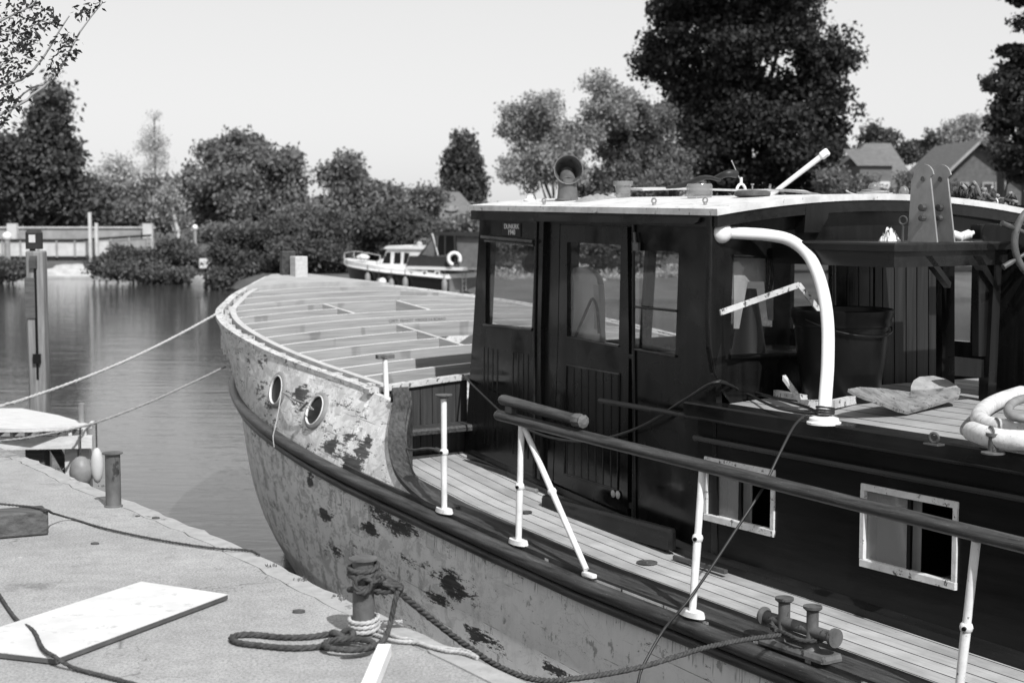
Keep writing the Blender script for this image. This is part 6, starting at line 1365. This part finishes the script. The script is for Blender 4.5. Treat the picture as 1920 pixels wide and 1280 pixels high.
b = MB(); q = G(1650, 350, 96.3); b.box(q[0] - .5, q[0] + .5, 96.3, 96.38, q[2] - .6, q[2] + .3); b.build('window', 'walllight', h2)
# gabled house at right
h3 = thing('gabled_house', 'dark gabled house with pale bargeboard and white windows at the right edge', 'house', G(1830, 440, 92) * np.array((1, 1, 0)) + np.array((0, 0, GZ)))
b = MB(); x0_, x1_, xa = G(1768, 0, 92)[0], G(1960, 0, 92)[0], G(1828, 0, 92)[0]; zE = G(0, 322, 92)[2]; zA = G(0, 270, 92)[2]; zR = G(0, 372, 92)[2]
b.hexa([(x0_ + .2, 92, GZ), (x1_, 92, GZ), (x1_, 92, zR), (xa, 92, zA - .15), (x0_ + .2, 92, zE - .3)], [(x0_ + .2, 101, GZ), (x1_, 101, GZ), (x1_, 101, zR), (xa, 101, zA - .15), (x0_ + .2, 101, zE - .3)]); b.build('wall', 'brick', h3)
b = MB(); b.hexa([(x0_ - .3, 91.4, zE - .55), (xa, 91.4, zA), (xa, 91.4, zA + .22), (x0_ - .4, 91.4, zE - .35)], [(x0_ - .3, 101.5, zE - .55), (xa, 101.5, zA), (xa, 101.5, zA + .22), (x0_ - .4, 101.5, zE - .35)]); b.hexa([(x1_ + .3, 91.4, zR - .1), (x1_ + .3, 91.4, zR + .12), (xa + .002, 91.4, zA + .22), (xa + .002, 91.4, zA)], [(x1_ + .3, 101.5, zR - .1), (x1_ + .3, 101.5, zR + .12), (xa + .002, 101.5, zA + .22), (xa + .002, 101.5, zA)]); b.build('roof', 'rooftile', h3)
b = MB(); b.hexa([(x0_ - .35, 91.3, zE - .5), (xa, 91.3, zA + .03), (xa, 91.3, zA + .22), (x0_ - .4, 91.3, zE - .32)], [(x0_ - .35, 91.38, zE - .5), (xa, 91.38, zA + .03), (xa, 91.38, zA + .22), (x0_ - .4, 91.38, zE - .32)]); b.build('bargeboard', 'bridge', h3)
for x in (1778, 1802, 1848, 1872):
    q = G(x, 356, 91.9); b = MB(); b.box(q[0] - .34, q[0] + .34, 91.88, 91.98, q[2] - .5, q[2] + .45); f_ = b.build('window', 'bridge', h3); b = MB(); b.box(q[0] - .22, q[0] + .22, 91.84, 91.875, q[2] - .38, q[2] + .33); b.build('glass', 'blackhull', f_)
h4 = thing('white_cottage', 'pale cottage half hidden behind the trunk of the round tree', 'house', G(455, 440, 106) * np.array((1, 1, 0)) + np.array((0, 0, GZ)))
b = MB(); a0 = G(440, 400, 106); a1 = G(505, 400, 106); b.box(a0[0], a1[0], 106, 111, GZ, a0[2]); b.build('wall', 'walllight', h4)
b = MB(); b.hexa([(a0[0] - .3, 105.5, a0[2] + .002), (a1[0] + .3, 105.5, a0[2] + .002), (a1[0] + .3, 111.5, a0[2] + .002), (a0[0] - .3, 111.5, a0[2] + .002)], [(a0[0] + 1, 108, a0[2] + .9), (a1[0] - 1, 108, a0[2] + .9), (a1[0] - 1, 109, a0[2] + .9), (a0[0] + 1, 109, a0[2] + .9)]); b.build('roof', 'rooftile', h4)
for x in (456, 480):
    q = G(x, 412, 105.9); b = MB(); b.box(q[0] - .3, q[0] + .3, 105.9, 105.99, q[2] - .4, q[2] + .3); b.build('window', 'blackhull', h4)
# river wall of pale stone along the left bank
wp = [gz(x, y, WZ)[:2] * .998 for x, y in [(-300, 520.5), (90, 521.5), (180, 521.5), (300, 527.5), (375, 533.5), (405, 538)]]
b = MB(); P = smooth([(p[0], p[1], 0) for p in wp], 1.2); v = []; g = random.Random(9)
for p in P:
    j = g.uniform(-.08, .08); hgt = .42 + g.uniform(-.1, .08); v += [(p.x * .999, p.y * .997 + j, WZ - .6), (p.x * .999, p.y * .997 + j, WZ + .12), (p.x, p.y + .15, WZ + hgt), (p.x, p.y + .9, WZ + hgt + .05), (p.x, p.y + .9, WZ - .6)]
b.add(v, [(i * 5 + k, i * 5 + k + 1, (i + 1) * 5 + k + 1, (i + 1) * 5 + k) for i in range(len(P) - 1) for k in range(4)]); solo(b, 'stone_river_wall', 'stone', 'low pale stone wall edging the far bank at the waterline', 'wall')
g = random.Random(3)
for k in range(14):
    x = g.uniform(110, 210); q = gz(x, 520 + (x - 100) * .012, WZ); b = MB(); r_ = g.uniform(.25, .6); b.sphere((q[0], q[1] + .8 + g.uniform(0, 1.2), WZ + .45), (r_ * 1.4, r_, r_ * .5), 8); solo(b, 'bank_boulder', 'stone', 'pale rounded boulder heaped on the far bank under the footbridge ramp', 'boulder', False, 'boulders on the far bank', 30)
# footbridge
DB = 92.; fbz = lambda y: EYE + (YH - y) / F * DB
fb_ = thing('footbridge', 'pale panelled footbridge with handrails crossing at the far left', 'bridge', G(120, 520, DB))
def bx(x0, x1, y0, y1, d0, d1, name, mat, root):
    a, c = G(x0, y1, d0), G(x1, y0, d0); b = MB(); b.box(a[0], c[0], d0, d1, a[2], c[2]); return b.build(name, mat, root)
bx(-300, 230, 480, 488, DB, DB + 2, 'walkway', 'dark', fb_)
bx(-300, 205, 452, 479.9, DB - .05, DB + .05, 'side_panel', 'bridgepale', fb_)
b = MB(); a, c = G(205, 479, DB), G(285, 466, DB); e1, e2 = G(205, 452, DB), G(285, 446, DB); b.hexa([a, (a[0], DB + .1, a[2]), (e1[0], DB + .1, e1[2]), e1], [c, (c[0], DB + .1, c[2]), (e2[0], DB + .1, e2[2]), e2]); b.build('ramp_panel', 'bridge', fb_)
b = MB(); p = [G(-300, 450, DB - .1), G(150, 450, DB - .1), G(285, 441, DB - .1)]; b.tube(p, .07, 8); b.build('top_rail', 'dark', fb_)
for x in range(-200, 290, 34):
    y0 = 450 if x < 150 else 450 - (x - 150) * .066; bx(x, x + 3, y0, y0 + 32, DB - .16, DB - .06, 'rail_post', 'bridge', fb_)
bx(108, 128, 488.5, 520, DB + .3, DB + 1, 'pier', 'bridgepale', fb_); bx(84, 92, 488.5, 520, DB + .3, DB + 1, 'pier', 'bridgepale', fb_)
rw = thing('parapet_wall', 'long grey road parapet running behind the footbridge with square piers', 'wall', G(150, 450, 94.5))
bx(-300, 290, 428, 452, 94.5, 94.7, 'parapet', 'bridge', rw); bx(-300, 292, 425, 427.8, 94.4, 94.8, 'coping', 'bridgepale', rw)
for x in (24, 278): bx(x - 9, x + 9, 419, 470, 94.0, 94.39, 'pier', 'bridgepale', rw)
for k, (x, y0, y1, lab) in enumerate([(15, 447, 492, 'grey post with a large white ball on top at the far left bank'), (367, 430, 462, 'slim post with a white ball on top right of the bridge pier')]):
    o = thing('ball_post', lab, 'post', G(x, y1, 84), False, 'white ball posts'); q = G(x, y0, 84); w_p = .16 if k == 0 else .09
    b = MB(); b.lathe((q[0], 84, GZ - .2), [(w_p, 0), (w_p, q[2] - GZ + .2)], 12); b.build('post_shaft', 'bridge', o, smooth_=40)
    b = MB(); b.sphere((q[0], 84, q[2] + .1), (.26 if k == 0 else .17,) * 3, 14); b.build('ball', 'white_clean', o, smooth_=60)
for x, y0, lab in [(183, 418, 'pale upright post standing on the ramp of the footbridge'), (171, 398, 'thin grey pole behind the footbridge')]:
    b = MB(); q = G(x, y0, 91); b.box(q[0] - .08, q[0] + .08, 90.9, 91.1, GZ, q[2]); solo(b, 'bridge_pole', 'bridgepale', lab, 'pole')
o = thing('meter_box', 'small white box on a stand at the water edge between the bushes', 'box', G(386, 520, 76)); q = G(386, 493, 76)
b = MB(); b.rbox(q[0] - .28, q[0] + .28, 75.8, 76.2, q[2] - .24, q[2] + .22, .02); b.build('box_body', 'walllight', o); b = MB(); b.box(q[0] - .05, q[0] + .05, 75.95, 76.05, WZ, q[2] - .245); b.build('stand', 'dark', o)
# wooden piling fence under the bow bush left of the cruiser is hidden; the cruiser follows
cr_o = np.array(G(650, 565, 65.5)); cr_o[2] = WZ; CA = R(62); ca = np.array((math.sin(CA), -math.cos(CA), 0)); cb = np.array((math.cos(CA), math.sin(CA), 0))
cr = thing('motor_cruiser', 'white cabin cruiser with black hull, dark canopy and grey fenders moored at the far bank', 'boat', cr_o)
def K(x, y, z): return cr_o + ca * x + cb * y + np.array((0, 0, z))
sx = lambda px: (px - 648) * .0251; sz = lambda py: (563 - py) / 45.
def cprism(pts, y0, y1, name, mat, root=cr, inset=0):   # side profile in picture measures, extruded across the boat
    b = MB(); b.hexa([K(sx(x), y0, sz(y)) for x, y in pts], [K(sx(x) + inset, y1, sz(y)) for x, y in pts]); return b.build(name, mat, root)
b = MB(); LN = sx(846); HW = 1.25; st_ = np.linspace(0, 1, 16); v = []
def chw(s, z): return HW * (min(1, (s * 2.3 + .02)) ** .6) * (.82 + .18 * z)
def ctop(s): return sz(500 + 20 * min(1, s * 1.0) ** .8)
XB = -0.8
for s_ in st_:
    for sd_, z in [(-1, 1), (-1, .5), (-1, 0), (1, 0), (1, .5), (1, 1)]:
        zz = -.4 + z * (ctop(s_) + .4); v.append(K(XB + (LN - XB) * s_ + (1 - z) * .6 * (1 - s_), HW + sd_ * chw(s_, z), zz))
b.add(v, [(i * 6 + k, i * 6 + k + 1, (i + 1) * 6 + k + 1, (i + 1) * 6 + k) for i in range(15) for k in range(5)] + [tuple(90 + k for k in range(6)), (0, 1, 2, 3, 4, 5)]); b.build('hull', 'blackhull', cr, smooth_=40)
b = MB(); v = []
for s_ in st_:
    for sd_ in (-1, 1):
        for dz in (0, .24): v.append(K(XB + (LN - XB) * s_ - .06 * (1 - s_), HW + sd_ * (chw(s_, 1) + .03), ctop(s_) + dz * (1 - .45 * s_) + .02))
b.add(v, [(i * 4 + a, i * 4 + c, (i + 1) * 4 + c, (i + 1) * 4 + a) for i in range(15) for a, c in [(0, 1), (1, 3), (3, 2), (2, 0)]] + [(60, 61, 63, 62), (0, 2, 3, 1)]); b.build('topside', 'white_clean', cr)
b = MB(); b.tube([K(XB + (LN - XB) * s_, HW - chw(s_, 1) - .04, ctop(s_) + .01) for s_ in st_] + [K(LN + .05, HW + .9, ctop(1) + .01)], .045, 8); b.build('rub_rail', 'white_clean', cr)
cprism([(690, 500), (706, 487), (720, 486), (760, 487), (760, 505), (690, 505)], .35, 2.1, 'foredeck_trunk', 'white_clean')
cprism([(711, 505), (722, 468), (800, 468), (800, 510), (714, 510)], .25, 2.2, 'cabin', 'white_clean')
cprism([(718, 466.5), (722, 463), (728, 461.5), (798, 463), (800, 467.8), (718, 467.8)], .18, 2.3, 'cabin_roof', 'white_clean')
for pl in [[(713.5, 495), (722, 474), (730, 474), (729, 495)], [(736, 495), (738, 474), (750, 474), (749, 495)], [(755, 495), (757, 474), (767, 475), (761, 495)]]: cprism(pl, .235, .249, 'window', 'blackhull')
cprism([(765, 498), (770, 480), (845, 480), (846, 500), (764, 500)], .08, .24, 'side_curtain', 'canvas'); cprism([(762, 515), (768, 505), (842, 505), (844, 516)], -.0, .05, 'side_band', 'blackhull')
cprism([(764, 505), (768, 499), (875, 500), (873, 505)], .0, 2.5, 'side_deck', 'white_clean')
for x in (777, 802, 826):
    f_ = cprism([(x - 5, 507), (x + 5, 507), (x + 5, 515), (x - 5, 515)], -.02, -.003, 'porthole', 'white_clean'); cprism([(x - 2.5, 508.5), (x + 3, 508.5), (x + 3, 513.5), (x - 2.5, 513.5)], -.03, -.022, 'glass', 'blackhull', f_)
cprism([(770, 462), (780, 450), (795, 447), (799, 461)], .3, 2.2, 'windscreen', 'glass')
cprism([(785, 480), (822, 436), (900, 434), (915, 440), (915, 444), (827, 441), (800, 480)], .15, 2.4, 'canopy_roof', 'canvas')
cprism([(793, 478), (806, 458), (820, 442), (824, 442), (822, 480)], .13, .149, 'canopy_side', 'greycanvas'); cprism([(855, 444), (900, 442), (905, 500), (858, 500)], .3, .32, 'canopy_side', 'greycanvas')
for (x0_, y0, x1_, y1) in [(814, 438, 825, 478), (822, 442, 820, 478), (838, 442, 838, 478), (856, 442, 858, 500)]:
    b = MB(); b.tube([K(sx(x0_), .10, sz(y0)), K(sx(x1_), .10, sz(y1))], .03, 6); b.build('canopy_pole', 'bridgepale' if x0_ == 814 else 'canvas', cr)
b = MB(); b.torus(K(sx(858), .0, sz(484)), .24, .075, ca * .4 + np.array((0, 0, 0)) - cb, 24, 10, .82, 1.9); b.build('lifebuoy', 'white_clean', cr, smooth_=60)
b = MB(); b.hexa([K(LN - .0, .05, -.2), K(LN, 2.4, -.2), K(LN, 2.4, sz(520)), K(LN, .05, sz(520))], [K(LN + .06, .05, -.2), K(LN + .06, 2.4, -.2), K(LN + .06, 2.4, sz(520)), K(LN + .06, .05, sz(520))]); b.build('transom', 'greycanvas', cr)
b = MB(); b.hexa([K(LN + .06, .0, .22), K(LN + .06, 2.5, .22), K(LN + .7, 2.5, .22), K(LN + .7, 0, .22)], [K(LN + .06, .0, .28), K(LN + .06, 2.5, .28), K(LN + .7, 2.5, .28), K(LN + .7, 0, .28)]); b.build('swim_platform', 'white_clean', cr)
b = MB(); 
for z in (.4, .6, .8, 1.0): b.tube([K(LN + .1, 1.0, z), K(LN + .1, 1.3, z)], .02, 6)
b.tube([K(LN + .1, 1.0, .3), K(LN + .1, 1.0, 1.15)], .02, 6); b.tube([K(LN + .1, 1.3, .3), K(LN + .1, 1.3, 1.15)], .02, 6); b.build('ladder', 'bridgepale', cr)
rl = [(650, 478), (668, 474), (690, 476), (716, 480)]
def kr(i, x): y_ = 1.05 - .9 * i / 3; return sx(x) - y_ * .83, y_
b = MB(); b.tube(smooth([K(*kr(i, x), sz(y)) for i, (x, y) in enumerate(rl)], .2), .02, 6)
for i, (x, y) in enumerate(rl): b.tube([K(*kr(i, x), sz(y)), K(*kr(i, x), sz(498))], .02, 6)
b.build('pulpit_rail', 'bridgepale', cr)
b = MB(); b.lathe(K(sx(685) - .7, .9, sz(488)), [(.25, 0), (.3, .08), (.2, .16), (.05, .2)], 12); b.build('deck_gear', 'white_clean', cr); b = MB(); b.lathe(K(sx(763), 1.2, sz(463)), [(.12, 0), (.12, .14), (.05, .2)], 12); b.build('roof_lamp', 'white_clean', cr)
for k, (x, y) in enumerate([(683, 524), (711, 534), (736, 534), (763, 530), (838, 532)]):
    q = K(sx(x) + .1, HW - chw((sx(x) - XB) / (LN - XB), .8) - .16, sz(y) + .0); f_ = D.objects.new('cruiser_fender', None); COL.objects.link(f_); f_['_a'] = [float(c) for c in q]; f_.location = tuple(q); f_['label'] = 'grey cylindrical fender hanging on the black side of the cruiser'; f_['category'] = 'fender'; f_['group'] = 'grey fenders along the cruiser'
    b = MB(); b.lathe(q + np.array((0, 0, -.3)), [(.02, 0), (.11, .06), (.12, .2), (.12, .42), (.08, .5), (.03, .56)], 12); b.build('fender_body', 'fender', f_, smooth_=50); b = MB(); b.tube([q + np.array((0, 0, .26)), q + np.array((0, 0, .6))], .012, 5); b.build('fender_line', 'rope', f_)
q = K(sx(724), -.18, sz(529)); b = MB(); b.sphere(q, .17, 14); solo(b, 'ball_fender', 'white_clean', 'round white ball fender hanging between the grey ones on the cruiser', 'fender', False, None, 60)

for o in list(D.objects):                     # building aid, no longer needed
    if '_a' in o: del o['_a']
